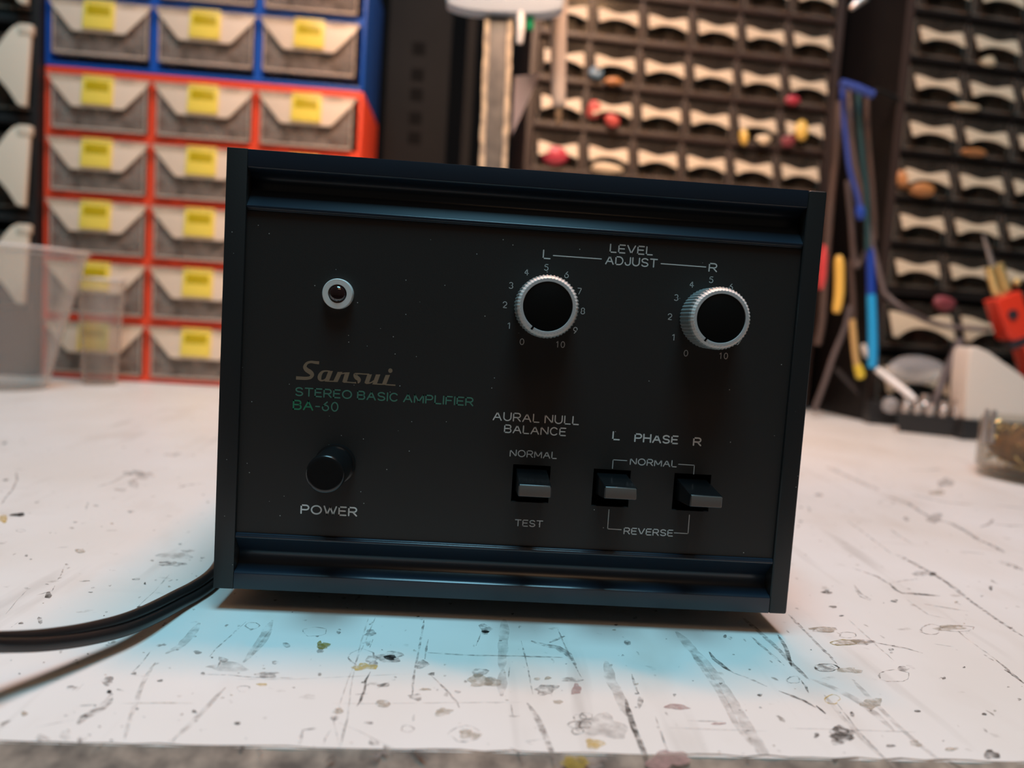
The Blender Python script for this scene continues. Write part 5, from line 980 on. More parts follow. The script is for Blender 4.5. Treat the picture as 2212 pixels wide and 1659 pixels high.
def slab(mb, xt, yt, xb, yb, w):
    q = [lg(xt-w/2, yt), lg(xt+w/2, yt), lg(xb+w/2, yb), lg(xb-w/2, yb)]
    mb.add([(x*MM, 1.465*MM, z*MM) for x, z in q], [(0, 1, 2, 3)])
mb = MB()
stroke(mb, [(572, 128, 56), (500, 122, 52), (420, 112, 44), (350, 135, 46), (315, 195, 62), (345, 250, 80), (420, 300, 84), (455, 345, 66), (420, 395, 56), (340, 408, 58), (250, 404, 60), (162, 400, 62)])
stroke(mb, [(775, 282, 26), (700, 276, 26), (640, 292, 42), (598, 350, 66), (592, 410, 66), (622, 448, 34), (680, 440, 26), (735, 385, 22)])
slab(mb, 790, 276, 725, 458, 84); stroke(mb, [(690, 456, 22), (780, 462, 22), (925, 466, 24)])
slab(mb, 962, 294, 885, 472, 88); stroke(mb, [(900, 400, 24), (970, 336, 24), (1040, 318, 26), (1090, 316, 30)])
slab(mb, 1098, 302, 1052, 478, 84); stroke(mb, [(1030, 480, 24), (1120, 482, 22), (1230, 492, 24), (1290, 490, 34)])
stroke(mb, [(1500, 338, 22), (1400, 334, 22), (1300, 328, 28), (1240, 342, 54), (1262, 388, 80), (1312, 432, 74), (1310, 478, 46), (1270, 494, 26)])
slab(mb, 1508, 340, 1462, 490, 84); stroke(mb, [(1430, 480, 30), (1460, 502, 26), (1540, 490, 24), (1610, 440, 20)])
slab(mb, 1664, 342, 1606, 522, 82); stroke(mb, [(1572, 512, 22), (1690, 520, 22), (1800, 526, 22)])
slab(mb, 1842, 352, 1780, 530, 82); stroke(mb, [(1745, 520, 22), (1860, 532, 24), (1992, 540, 26)])
cx_, cz_ = lg(1885, 274); mb.add([((cx_+.72*math.cos(k*PI/12))*MM, 1.468*MM, (cz_+.78*math.sin(k*PI/12))*MM) for k in range(24)], [tuple(range(24))])
mb.build('script_lettering', M['ink_gold'], amp, smooth=0)

# power cord: flat twin lead coming round from the back
cp = [(-.055, .221, .030), (-.090, .232, .022), (-.118, .190, .010), (-.119, .120, .0040), (-.1125, .060, .0034), (-0.1073, 0.0220, 0.0033), (-0.1111, -0.0030, 0.0041), (-0.1148, -0.0260, 0.0063), (-0.1205, -0.0400, 0.0083), (-0.1266, -0.0525, 0.0114), (-0.1324, -0.0632, 0.0152), (-0.1352, -0.0730, 0.0193), (-.1400, -.0900, .022)]
cp = [Vector(p) for p in cp]; dense = []
for i in range(len(cp)-1):
    p0, p1, p2, p3 = cp[max(i-1, 0)], cp[i], cp[i+1], cp[min(i+2, len(cp)-1)]
    for k in range(8):
        t = k/8; dense.append(0.5*((2*p1)+(p2-p0)*t+(2*p0-5*p1+4*p2-p3)*t*t+(3*p1-p0-3*p2+p3)*t**3))
dense.append(cp[-1]); n = len(dense); twoa = []; twob = []
for i, p in enumerate(dense):
    t = (dense[min(i+1, n-1)]-dense[max(i-1, 0)]).normalized()
    side = t.cross(Vector((0, 0, 1))).normalized(); up = side.cross(t)
    f = i/n; ang = math.radians(62 if f < .45 else 62-44*min(1, (f-.45)/.35))
    o_ = side*math.cos(ang)+up*math.sin(ang); h = 0.0017
    lift = max(0.0, h*abs(o_.z)+0.0022-p.z); q = p+Vector((0, 0, lift-0.008))
    twoa.append(q+o_*h); twob.append(q-o_*h)
mb = MB(); mb.tube(twoa, 0.0019, 14, smooth=False); mb.tube(twob, 0.0019, 14, smooth=False)
mb.build('power_cord', M['cord'], amp, smooth=60)['label'] = 'flat black twin power cord'

# ------------------------------------------------------------------ red and blue organisers on the left
UX, UY, UYAW = -0.4774, 0.696, 0.0223
PW, PH = 0.1209, 0.0724
DW, DH = 0.1090, 0.0610                         # drawer front
def drawer_meshes():
    d = MB()
    d.box(-DW/2, DW/2, -.004, -.0015, -DH, 0); d.box(-.0590, .0590, -.009, -.002, -.0035, 0.0005)      # front and its top lip
    d.box(-DW/2+.002, -DW/2+.0035, -.0015, .12, -DH, -.006); d.box(DW/2-.0035, DW/2-.002, -.0015, .12, -DH, -.006)
    d.box(-DW/2+.0035, DW/2-.0035, -.0015, .12, -DH, -DH+.0015)
    for q in ((-DW/2, -DW/2+.0022, -DH, -.004), (DW/2-.0022, DW/2, -DH, -.004), (-DW/2+.0022, DW/2-.0022, -DH, -DH+.0030)): d.box(q[0], q[1], -.0052, -.0040, q[2], q[3], 1)
    f = MB()
    def yy(z): return -.0045+z*0.10
    out = [(-.0585, 0), (.0585, 0), (.0545, -.008), (.0320, -.0335), (.0290, -.0360), (-.0290, -.0360), (-.0320, -.0335), (-.0545, -.008)]
    f.prism(out, lambda u, v, t: (u, yy(v)-t, v), 0.0, 0.0016)
    c = MB(); c.prism([(-.0178, .0016), (.0178, .0016), (.0178, -.0325), (-.0178, -.0325)], lambda u, v, t: (u, yy(v)-t, v), .0017, .0042)
    w = MB(); w.prism([(-.0135, -.0055), (.0135, -.0055), (.0135, -.0170), (-.0135, -.0170)], lambda u, v, t: (u, yy(v)-t, v), .0035, .0044)
    return d.mesh('drawer', [M['frost'], M['frost_rim']], .0004), f.mesh('handle_flap', [M['flap']], .0006), c.mesh('label_clip', [M['clip']], .0010), w.mesh('label_window', [M['clip_in']], .0002)
DM = drawer_meshes()
def organiser(name, label, m, tops, z0, z1, cols=3):
    org = thing(name, label, 'drawer cabinet', (UX, UY, 0), UYAW)
    xa, xb = -PW/2-.0035, (cols-.5)*PW+.0045; D = .165
    s = MB(); t = .0045
    s.box(xa, xa+t, 0, D, z0, z1); s.box(xb-t, xb, 0, D, z0, z1); s.box(xa+t, xb-t, 0, D, z1-.010, z1); s.box(xa+t, xb-t, 0, D, z0, z0+.005); s.box(xa+t, xb-t, D-.003, D, z0+.005, z1-.010)
    s.build('shell', m, org, .0012)
    g = MB()
    for zt in tops:
        if zt-DH-.0104 > z0+.004: g.box(xa+t, xb-t, .001, D-.003, zt-DH-.0104, zt-DH-.0008)
    for j in range(cols-1):
        zs = sorted([z0+.005]+[v for zt in tops for v in (zt-DH-.0104, zt-DH-.0008) if zt-DH-.0104 > z0+.004]+[z1-.010])
        for a, c in zip(zs[::2], zs[1::2]): g.box((j+.5)*PW-.0052, (j+.5)*PW+.0052, .001, D-.003, a, c)
    g.build('dividers', m, org, 0, smooth=0)
    for zt in tops:
        for j in range(cols):
            d = share('drawer', DM[0], org, (j*PW, 0, zt)); share('handle_flap', DM[1], d); cl = share('label_clip', DM[2], d)
            if True: share('label_window', DM[3], d)
    return org
R5 = .054+.0145
tops_red = [R5+k*PH for k in range(4, -1, -1)]
ztop_red = tops_red[0]+.0105
organiser('drawer_cabinet', 'red drawer cabinet with frosted drawers and yellow label clips, standing on the bench', M['red'], tops_red, 0.0005, ztop_red)
tb = R5+5*PH+.0134
organiser('drawer_cabinet', 'blue drawer cabinet with frosted drawers and yellow clips, stacked on the red one', M['blue'], [tb+PH, tb], ztop_red+.0004, tb+PH+.0105)

def content(name, loc, size, m, seed, label, cat, flat=1.0):
    mb = MB(); mb.lump((0, 0, 0), (size[0]*.86, size[1]*.8, size[2]*(.85 if 'part' == name[-4:] else 1)), seed, 0, .32 if 'part' == name[-4:] else .16); o = mb.build(name, m, smooth=60); o.location = loc; return tag(o, label, cat, 'parts stored in the drawers')
def in_org(col, row_top, dx=0, h=.012, dy=.02): 
    x, y = col*PW+dx, dy; c, s = math.cos(UYAW), math.sin(UYAW)
    return (UX+x*c-y*s, UY+x*s+y*c, row_top-DH+.0018+h*0.93)
for (nm, col, zt, dx, sz, mt, lab) in (
    ('parts_heap', 0, tb, -.006, (.047, .014, .020), 'c_dark', 'dark heap of parts in the left blue-cabinet drawer above the red cabinet'),
    ('parts_heap', 1, tb, .0, (.045, .014, .017), 'c_dark', 'dark heap of parts in the middle blue-cabinet drawer above the red cabinet'),
    ('parts_heap', 2, tb, .0, (.045, .014, .016), 'c_brown', 'brown heap of parts in the right blue-cabinet drawer above the red cabinet'),
    ('parts_heap', 0, tops_red[0], .0, (.046, .014, .011), 'c_dark', 'dark low heap of parts in the top left red-cabinet drawer'),
    ('parts_heap', 1, tops_red[0], -.02, (.025, .012, .011), 'c_dark', 'dark heap left of the shiny part in the top middle red-cabinet drawer'),
    ('metal_part', 1, tops_red[0], .006, (.008, .006, .010), 'c_silver', 'shiny silver part in the top middle red-cabinet drawer'),
    ('parts_heap', 1, tops_red[0], .036, (.015, .010, .009), 'c_brown', 'brown heap right of the shiny part in the top middle red-cabinet drawer'),
    ('parts_heap', 2, tops_red[0], -.01, (.040, .014, .010), 'c_dark', 'dark low heap of parts in the top right red-cabinet drawer'),
    ('parts_heap', 0, tops_red[1], .0, (.046, .014, .015), 'c_dark', 'dark heap of parts in the second left red-cabinet drawer down'),
    ('parts_heap', 1, tops_red[1], .0, (.045, .014, .012), 'c_dark', 'dark heap of parts in the drawer by the amplifier corner'),
    ('parts_heap', 0, tops_red[2], .0, (.047, .014, .020), 'c_dark', 'dark tall heap of parts in the third left red-cabinet drawer down'),
    ('parts_heap', 1, tops_red[2], .0, (.045, .014, .016), 'c_brown', 'brown heap of parts in the third red-cabinet drawer down, beside the amplifier'),
    ('parts_heap', 1, tops_red[3], .0, (.045, .014, .014), 'c_brown', 'brown heap of parts in the second lowest drawer beside the amplifier'),
    ('parts_heap', 1, tops_red[4], .0, (.045, .014, .012), 'c_dark', 'dark heap of parts in the lowest drawer beside the amplifier'),
):
    content(nm, in_org(col, zt, dx, sz[2]), sz, M[mt], hash((col, round(zt*1000), round(dx*1000))) % 9973, lab, 'electronic parts')

# ------------------------------------------------------------------ cabinets of small clear drawers
def bow(hw, zc_top, z_end_top, zc_bot, z_end_bot, y0, lean, thick, arch=2.2, n=22, tw=.92, tp=1.0):
    """bow-tie shaped finger plate: dipped along the top, arched along the bottom"""
    top = []; bot = []
    for i in range(n+1):
        t = -1+2*i/n; a = abs(t); c = (.5-.5*math.cos(PI*min(1, a/tw)))**tp
        top.append((t*hw, zc_top+(z_end_top-zc_top)*c)); bot.append((t*hw, zc_bot+(z_end_bot-zc_bot)*min(1, a/.86)**arch))
    mb = MB(); pts = bot+top[::-1]
    mb.prism(pts, lambda u, v, t: (u, y0-lean*(z_end_top-v)-t, v), 0, thick)
    return mb
def small_drawer(w, h, depth=.10):
    d = MB(); e = .0012
    d.box(-w/2, w/2, -.001, .0005, -h*.45, h*.40)
    for q in ((-w/2, -w/2+.0022, -h*.45, h*.36), (w/2-.0022, w/2, -h*.45, h*.36), (-w/2+.0022, w/2-.0022, -h*.45, -h*.45+.0022)): d.box(q[0], q[1], -.0018, -.001, q[2], q[3], 1)
    d.box(-w/2, -w/2+e, .0005, depth, -h*.45, h*.3); d.box(w/2-e, w/2, .0005, depth, -h*.45, h*.3); d.box(-w/2+e, w/2-e, .0005, depth, -h*.45, -h*.45+e)
    return d
def grid_cabinet(root, x0, x1, z0, z1, D, cells, m, side=.006, lip=.0025):
    """cells: rows of (zlow, zhigh, [x edges]); shell and shelves"""
    s = MB(); s.box(x0, x0+side, -.004, D, z0, z1); s.box(x1-side, x1, -.004, D, z0, z1); s.box(x0+side, x1-side, -.004, D, z1-side, z1); s.box(x0+side, x1-side, D-.003, D, z0, z1-side)
    s.box(x0+side, x1-side, -.004, D-.003, z0, cells[-1][0])
    s.build('shell', m, root, .0008)
    g = MB()
    for (a, c, xs), nxt in zip(cells, [None]+cells[:-1]):
        if nxt: g.box(x0+side, x1-side, -lip, D-.003, c, nxt[0])
        for xx in xs: g.box(xx-.0022, xx+.0022, -.0015, D-.003, a, c)
    g.build('shelves', m, root, .0006)

# unit behind the amplifier
c1 = thing('drawer_cabinet', 'brown-black cabinet of small clear drawers standing behind the amplifier', 'drawer cabinet', (0.0778, 0.796, 0), 0.0974)
w1, h1, z1_ = .0697, .0600, .5167
rows = [z1_-k*h1 for k in range(-1, 9)]
cells = [(z-.0243, z+.0287, [(j+.5)*w1 for j in range(5)]) for z in rows]
cells = [(a, min(c, b2), xs) for (a, c, xs), b2 in zip(cells, [9]+[a-.007 for a, _, _ in cells[:-1]])]
grid_cabinet(c1, -w1/2-.010, 5.5*w1+.012, 0.0005, rows[0]+.036, .15, cells, M['brown_frame'], .010)
sd = small_drawer(w1-.006, .056).mesh('drawer', [M['smoke'], M['smoke_rim']], 0, 0)
sp = bow(.0270, .0034, .0086, -.0046, -.0112, -.003, .42, .0022).mesh('handle_plate', [M['plate']], .0003)
for z in rows:
    for j in range(6):
        d = share('drawer', sd, c1, (j*w1, 0, z+.001)); share('handle_plate', sp, d)
# unit at the right
c2 = thing('drawer_cabinet', 'black cabinet of small clear drawers at the right edge of the photo', 'drawer cabinet', (0.5600, 0.746, 0), 0.1261)
w2, h2, z2_ = .0815, .0593, .5036
rows2 = [z2_-k*h2 for k in range(-1, 6)]
cells2 = [(z-.0240, z+.0283, [(j+.5)*w2 for j in range(3)]) for z in rows2]
wb = w2*4/3; big = [.134, .060]
xl2 = -w2/2
cells2 += [(.134-.030, .134+.037, [xl2+wb, xl2+2*wb]), (.060-.030, .060+.037, [xl2+wb, xl2+2*wb])]
grid_cabinet(c2, xl2-.012, xl2+4*w2+.012, 0.0005, rows2[0]+.036, .16, cells2, M['dark_frame'], .012)
MB().box(xl2-.012, xl2-.001, -.0062, -.0042, 0.0006, rows2[0]+.036).build('stile', M['brown_frame'], c2, .0004)
sd2 = small_drawer(w2-.006, .055).mesh('drawer', [M['smoke'], M['smoke_rim']], 0, 0)
sp2 = bow(.0312, .0034, .0086, -.0046, -.0112, -.003, .42, .0022).mesh('handle_plate', [M['plate']], .0003)
for z in rows2:
    for j in range(4):
        d = share('drawer', sd2, c2, (j*w2, 0, z+.001)); share('handle_plate', sp2, d)
bd = small_drawer(wb-.006, .068).mesh('drawer', [M['smoke'], M['smoke_rim']], 0, 0)
bp_ = bow(.046, .006, .014, -.006, -.020, -.003, .40, .0024).mesh('handle_plate', [M['plate']], .0003)
for z in big:
    for j in range(3):
        d = share('drawer', bd, c2, (xl2+(j+.5)*wb, 0, z+.001)); share('handle_plate', bp_, d)
# big clear drawers at the left edge
c3 = thing('drawer_cabinet', 'black cabinet of large clear drawers at the left edge, beside the blue and red cabinets', 'drawer cabinet', (-0.6085, 0.685, 0), 0.0223)
rows3 = [.358+.1135*k for k in (1, 0, -1, -2)]
rows3 = [z for z in rows3]
w3 = .130
cells3 = [(z-.0505, z+.053, [-w3/2]) for z in rows3]
grid_cabinet(c3, -1.5*w3-.008, w3/2+.0010, 0.0005, rows3[0]+.066, .17, cells3, M['black_frame'], .0080, .002)
sd3 = small_drawer(w3-.012, .1, .12).mesh('drawer', [M['smoke'], M['smoke_rim']], 0, 0)
sp3 = bow(.0600, .0030, .0485, -.0035, -.0440, -.004, .10, .006, 2.0, 40, .80, 1.4).mesh('handle_plate', [M['plate_white']], .0006)
hk = MB().box(.047, .0625, -.013, -.003, .037, .0495).mesh('corner_catch', [M['plate_white']], .003)
for z in rows3:
    for j in (-1, 0):
        d = share('drawer', sd3, c3, (j*w3, 0, z)); share('handle_plate', sp3, d); share('corner_catch', hk, d)

# coloured parts seen through the small drawers
SMALL = [
 ('red_part', (0.1239, 0.7950, 0.3921), (.010, .008, .013), 'c_red', 'tall red part at the left of a clear drawer, under the blue-grey part', 'electronic parts'),
 ('red_part', (0.1493, 0.7950, 0.3818), (.012, .008, .009), 'c_red', 'low red part right of the tall red part in the same drawer', 'electronic parts'),
 ('red_part', (0.0756, 0.7900, 0.3293), (.020, .010, .015), 'c_crimson', 'big red part in the left column drawer just above the amplifier', 'electronic parts'),
 ('blue_part', (0.1233, 0.7950, 0.4430), (.013, .008, .010), 'c_blue', 'blue-grey part in the clear drawer above the red parts', 'electronic parts'),
 ('orange_part', (0.1455, 0.7950, 0.4314), (.016, .008, .005), 'c_orange', 'flat rust-orange part lying in the drawer with the blue-grey part', 'electronic parts'),
 ('crimson_part', (0.4046, 0.8200, 0.4350), (.013, .006, .007), 'c_crimson', 'small crimson part in the rightmost column of the cabinet behind the amplifier', 'electronic parts'),
 ('ochre_part', (0.3362, 0.8085, 0.3761), (.007, .007, .013), 'c_yellow', 'small ochre part standing in the drawer left of the yellow one', 'electronic parts'),
 ('cream_part', (0.3644, 0.8125, 0.3772), (.014, .006, .008), 'c_cream', 'cream part beside the small ochre part in the same drawer', 'electronic parts'),
 ('yellow_part', (0.4200, 0.8200, 0.3926), (.012, .008, .018), 'c_yellow', 'large yellow part in the rightmost column, below the crimson part', 'electronic parts'),
 ('maroon_part', (0.4034, 0.8200, 0.3786), (.011, .007, .009), 'c_maroon', 'maroon part left of and below the large yellow part', 'electronic parts'),
 ('cream_part', (0.1433, 0.7950, 0.3174), (.024, .008, .008), 'c_cream', 'wide cream part in the drawer touching the amplifier top edge', 'electronic parts'),
 ('orange_part', (0.5270, 0.7360, 0.3198), (.013, .007, .014), 'c_orange', 'orange part at the left end of the left column of the right-hand cabinet', 'electronic parts'),
 ('orange_part', (0.5556, 0.7400, 0.3082), (.020, .007, .009), 'c_orange', 'wide amber part beside the orange part in the right-hand cabinet', 'electronic parts'),
 ('cream_part', (0.6354, 0.7540, 0.4844), (.013, .006, .008), 'c_cream', 'small cream part in the second column near the top of the right-hand cabinet', 'electronic parts'),
 ('cream_part', (0.6072, 0.7500, 0.4222), (.020, .006, .006), 'c_cream', 'flat pinkish cream part in the second column, one drawer below the other cream part', 'electronic parts'),
 ('red_part', (0.6274, 0.7510, 0.3647), (.020, .006, .006), 'c_orange', 'flat red-orange part in the second column of the right-hand cabinet', 'electronic parts'),
 ('red_part', (0.6046, 0.7435, 0.1640), (.016, .007, .012), 'c_maroon', 'dark red part in the low drawer left of the red torch', 'electronic parts'),
]
for i, (nm, loc, sz, mt, lab, cat) in enumerate(SMALL):
    content(nm, loc, sz, M[mt], 50+i, lab, cat)

# ------------------------------------------------------------------ clear cups at the left
def cup(name, label, x, y, rb, rt, h, band):
    c = thing(name, label, 'cup', (x, y, 0.0003), 0, 'clear plastic cups')
    fr = lambda a, b_, hh: (a, b_, hh); t = .0009
    def r(z): return rb+(rt-rb)*(z/h)
    pr = [(0, .002), (rb*.85, .002), (rb*.95, 0), (rb, .001), (r(h*band)-.0006, h*band), (r(h*band)+.0008, h*band+.003), (rt-.001, h-.004), (rt-.001-t, h-.004), (r(h*band)+.0008-t, h*band+.003), (rb-t, .003), (0, .003)]
    MB().lathe(pr, fr, 72, close=False).build('cup_wall', M['cup'], c, smooth=40)
    pts = [(rt*math.cos(a*PI/36), rt*math.sin(a*PI/36), h-.003) for a in range(73)]
    MB().lathe([(rt-.0028, h-.0045), (rt+.0008, h-.0045), (rt+.0016, h-.003), (rt+.0010, h-.0015), (rt-.0022, h-.0012)], fr, 72, close=False).build('rim', M['cup_rim'], c, smooth=60)
    return c
cup('plastic_cup', 'large clear plastic cup cut by the left edge, in front of the red cabinet', -.507, .567, .038, .075, .149, .78)
cup('plastic_cup', 'smaller clear plastic cup standing behind the large one, before the red cabinet', -.449, .6465, .018, .0255, .124, .80)

# ------------------------------------------------------------------ behind the amplifier: board, post, lamp head, tubes
bo = thing('board', 'charcoal board with faint dark print, standing right of the blue cabinet', 'board', (-.118, .86, 0), .02)
MB().box(-.046, .042, 0, .006, 0.0003, .60).build('sheet', M['board'], bo, .001)
p = MB()
for z in (.345, .372, .405, .432, .468): p.box(-.012, .006, -.0004, .0002, z, z+.017)
p.build('print', M['boardprint'], bo, smooth=0)
tag(MB().box(-.052, -.040, .80, .812, .0003, .60).build('batten', M['board'], smooth=0), 'thin dark batten standing between the charcoal board and the steel post', 'batten')

post = thing('steel_post', 'upright dull steel post with bright worn edges behind the amplifier', 'post', (-.0035, .50, 0.0003))
def px(z): return -.0232*z
s = MB(); n = 40; H = .3925
for half, mt in (((-.0085, .0085), 0),):
    for i in range(n):
        za, zb = H*i/n, H*(i+1)/n
        s.hull([(px(za)-.0086, 0.001, za), (px(za)+.0086, 0.001, za), (px(za)-.0086, .022, za), (px(za)+.0086, .022, za), (px(zb)-.0086, 0.001, zb), (px(zb)+.0086, 0.001, zb), (px(zb)-.0086, .022, zb), (px(zb)+.0086, .022, zb)]) if i in () else None
s.hull([(px(0)-.0095, .0012, 0), (px(0)+.0095, .0012, 0), (px(0)-.0095, .022, 0), (px(0)+.0095, .022, 0), (px(H)-.0095, .0012, H), (px(H)+.0095, .0012, H), (px(H)-.0095, .022, H), (px(H)+.0095, .022, H)])
s.build('web', M['steel'], post, .0005)
rr = random.Random(3)
for sd_ in (-1, 1):
    f = MB(); prev = None; N_ = 60
    for i in range(N_+1):
        z = H*i/N_; xo = px(z)+sd_*(.0137+.0006*rr.uniform(-1, 1)); xi = px(z)+sd_*(.0090-.0012*rr.random())
        f.v += [(xi, 0, z), (xo, .0006*rr.random(), z), (xo, .023, z), (xi, .023, z)]
    for i in range(N_):
        for k in range(4): f.f.append((4*i+k, 4*i+(k+1) % 4, 4*i+4+(k+1) % 4, 4*i+4+k)); f.m.append(0)
    f.f += [(0, 1, 2, 3), (4*N_+3, 4*N_+2, 4*N_+1, 4*N_)]; f.m += [0, 0]
    f.build('flange', M['steel_edge'], post, smooth=25)['label'] = 'bright worn edge flange'
hd = thing('lamp_head', 'white plastic head with a rounded underside on top of the steel post', 'lamp head', (-.0075, .505, .3935))
o2 = []
for k in range(13):
    t = -1+2*k/12; o2.append((t*.0555, .0065*abs(t)**4))
o2 += [(.0570, .030), (.0560, .062), (-.0560, .062), (-.0570, .030)]
MB().prism(o2, lambda u, v, t: (u, t+v*.12, v+.0012+u*.035), -.010, .008).build('housing', M['head_white'], hd, .003, segs=3)
MB().lathe([(.0040, -.010), (.0042, .004)], lambda a, c, h: (.0250+a, -.002+c, h+.001), 20).build('status_light', M['green_led'], hd)['label'] = 'small green light under the housing'
MB().tube([(.0155, -.006, .004), (.0162, -.008, -.012), (.0160, -.008, -.0245)], [.0040, .0041, .0032], 16).build('probe_tip', M['white'], hd)['label'] = 'rounded white probe tip'
tb_ = thing('tapered_tube', 'grey-beige tube tapering to a tan nozzle, hanging right of the white head', 'tube', (0, 0, 0))
MB().tube([(0.0443, 0.5400, 0.4555), (0.0473, 0.5400, 0.4198), (0.0499, 0.5400, 0.3747), (0.0534, 0.5400, 0.3315), (0.0539, 0.5400, 0.3237)], [.0086, .0086, .0082, .0072, .0050], 24).build('barrel', M['greytube'], tb_)
MB().tube([(0.0539, 0.5400, 0.3246), (0.0541, 0.5400, 0.3145), (0.0547, 0.5400, 0.3062)], [.0044, .0036, .0022], 16).build('nozzle', M['tip'], tb_)
pp = MB(); A, B_, C_ = Vector((0.0065, 0.5150, 0.3432)), Vector((0.0339, 0.5500, 0.3592)), Vector((0.0074, 0.5150, 0.2867))
for off in (0, .0006): pp.v += [tuple(A+Vector((0, off, 0))), tuple(B_+Vector((0, off, 0))), tuple(C_+Vector((0, off, 0)))]
pp.f += [(0, 1, 2), (5, 4, 3), (0, 3, 4, 1), (1, 4, 5, 2), (2, 5, 3, 0)]; pp.m += [0]*5
tag(pp.build('paper', M['paper'], smooth=0), 'lilac-grey three-cornered paper sticking out from the right side of the steel post', 'paper')

# ------------------------------------------------------------------ leads and tools hanging between the two cabinets
def lead(name, pts, r, m, label, cat='cable', seg=10):
    return tag(MB().tube(pts, r, seg).build(name, M[m], smooth=60), label, cat, 'leads hanging between the cabinets')
hg = thing('cable_hanger', 'blue-fronted hanger bar high between the two small-drawer cabinets', 'hanger')
MB().tube([(0.4100, 0.6870, 0.4197), (0.4303, 0.6870, 0.4147), (0.4520, 0.6870, 0.4080)], [.0042, .0052, .0048], 14).build('bar', M['cable_blue'], hg)
MB().tube([(0.4523, 0.6900, 0.4089), (.470, .712, .4215), (.5085, .7345, .4205)], .0032, 10).build('bracket', M['black_frame'], hg)
lead('cable', [(0.4205, 0.7050, 0.4192), (0.4257, 0.7050, 0.3857), (0.4328, 0.7050, 0.3522), (0.4410, 0.7050, 0.3185), (0.4538, 0.7050, 0.2878), (0.4613, 0.7050, 0.2623)], .0030, 'cable_blue', 'blue lead curving down from the hanger bar')
lead('cable', [(0.4432, 0.7100, 0.4195), (0.4488, 0.7100, 0.3830), (0.4542, 0.7100, 0.3548), (0.4589, 0.7100, 0.3322), (0.4680, 0.7100, 0.2924), (0.4765, 0.7100, 0.2230)], .0032, 'cable_teal', 'dark teal lead hanging right of the blue one')
lead('cable', [(0.4360, 0.7200, 0.4219), (0.4440, 0.7200, 0.3736), (0.4530, 0.7200, 0.3338), (0.4669, 0.7200, 0.2939), (0.4816, 0.7200, 0.2479), (0.4973, 0.7050, 0.1800), (0.5041, 0.7000, 0.1655), (0.5258, 0.6900, 0.1480), (0.5852, 0.7150, 0.1340), (0.6156, 0.6900, 0.1314), (0.6335, 0.6850, 0.1315)], .0033, 'cable', 'long grey-brown cable swinging down and right towards the red torch')
lead('cable', [(0.4620, 0.7250, 0.4224), (0.4687, 0.7250, 0.3709), (0.4766, 0.7250, 0.3306), (0.4852, 0.7250, 0.2842), (0.4927, 0.7250, 0.2373)], .0033, 'cable_brown', 'brown lead hanging nearest the right-hand cabinet')
lead('cable', [(0.4361, 0.7450, 0.4144), (0.4390, 0.7450, 0.3496), (0.4383, 0.7450, 0.2898), (0.4394, 0.7450, 0.2356), (0.4417, 0.7450, 0.1627), (0.4423, 0.7450, 0.1258), (0.4394, 0.7450, 0.0978)], .0048, 'cable_brown', 'brown lead hanging along the right edge of the cabinet behind the amplifier')
lead('cable', [(0.4504, 0.7300, 0.3120), (0.4602, 0.7300, 0.2654), (0.4701, 0.7300, 0.2123), (0.4753, 0.7300, 0.2036), (0.4835, 0.7300, 0.2204), (0.4915, 0.7300, 0.2389)], .0034, 'cable', 'grey lead looping up beside the azure rod')
lead('cable', [(0.4669, 0.7350, 0.2125), (0.4757, 0.7350, 0.1646), (0.4826, 0.7350, 0.1162), (0.4889, 0.7350, 0.0858)], .0034, 'cable_brown', 'short brown lead hanging left of the azure rod')
lead('cable', [(0.4732, 0.7350, 0.1523), (0.4698, 0.7350, 0.1246), (0.4576, 0.7350, 0.0839), (0.4488, 0.7350, 0.0463), (0.4426, 0.7450, 0.0081)], .0036, 'cable', 'straight grey lead slanting down to the bench beside the amplifier')
lead('cable', [(0.4726, 0.7550, 0.0674), (0.4897, 0.7550, 0.0521), (0.5082, 0.7550, 0.0355), (0.5344, 0.7650, 0.0155)], .0032, 'cable_dark', 'dark lead slanting down right behind the straight grey one')
lead('cable', [(0.6056, 0.7000, 0.1158), (0.5814, 0.6800, 0.0827), (0.5611, 0.6600, 0.0568), (0.5501, 0.6550, 0.0278)], .0048, 'cable', 'thick grey-violet cable falling into the socket tray')
def rod(name, pts, rs, m, label, cat):
    return tag(MB().tube(pts, rs, 16).build(name, M[m], smooth=60), label, cat)
rod('tool_handle', [(0.4439, 0.7200, 0.2145), (0.4462, 0.7200, 0.2040), (0.4499, 0.7200, 0.1685), (0.4491, 0.7200, 0.1457), (0.4490, 0.7200, 0.1409)], [.0030, .0060, .0062, .0055, .003], 'rod_yellow', 'fat amber-yellow tool handle hanging close to the amplifier', 'tool')
yr = thing('tool_handle', 'slim tan tool handle with a lemon-yellow end, hanging lower than the amber one', 'tool')
MB().tube([(0.4683, 0.7150, 0.1337), (0.4713, 0.7150, 0.1159), (0.4775, 0.7150, 0.0862), (0.4814, 0.7150, 0.0731)], [.0038, .0042, .0040, .0042], 16).build('grip', M['rod_tan'], yr)
MB().tube([(0.4805, 0.7150, 0.0755), (0.4853, 0.7150, 0.0655), (0.4871, 0.7150, 0.0601), (0.4879, 0.7150, 0.0577)], [.0050, .0060, .0058, .003], 16).build('end_cap', M['rod_lemon'], yr)
az = thing('plastic_rod', 'long blue rod shading to bright azure at its lower end, hanging between the cabinets', 'rod')
MB().tube([(0.4802, 0.7130, 0.2259), (0.4829, 0.7130, 0.2119), (0.4891, 0.7130, 0.1649)], [.0040, .0052, .0055], 18).build('upper_sleeve', M['navy'], az)
MB().tube([(0.4889, 0.7130, 0.1673), (0.4942, 0.7130, 0.1294), (0.4986, 0.7130, 0.0936), (0.5001, 0.7130, 0.0732)], [.0056, .0060, .0062, .0058], 18).build('lower_sleeve', M['azure'], az)
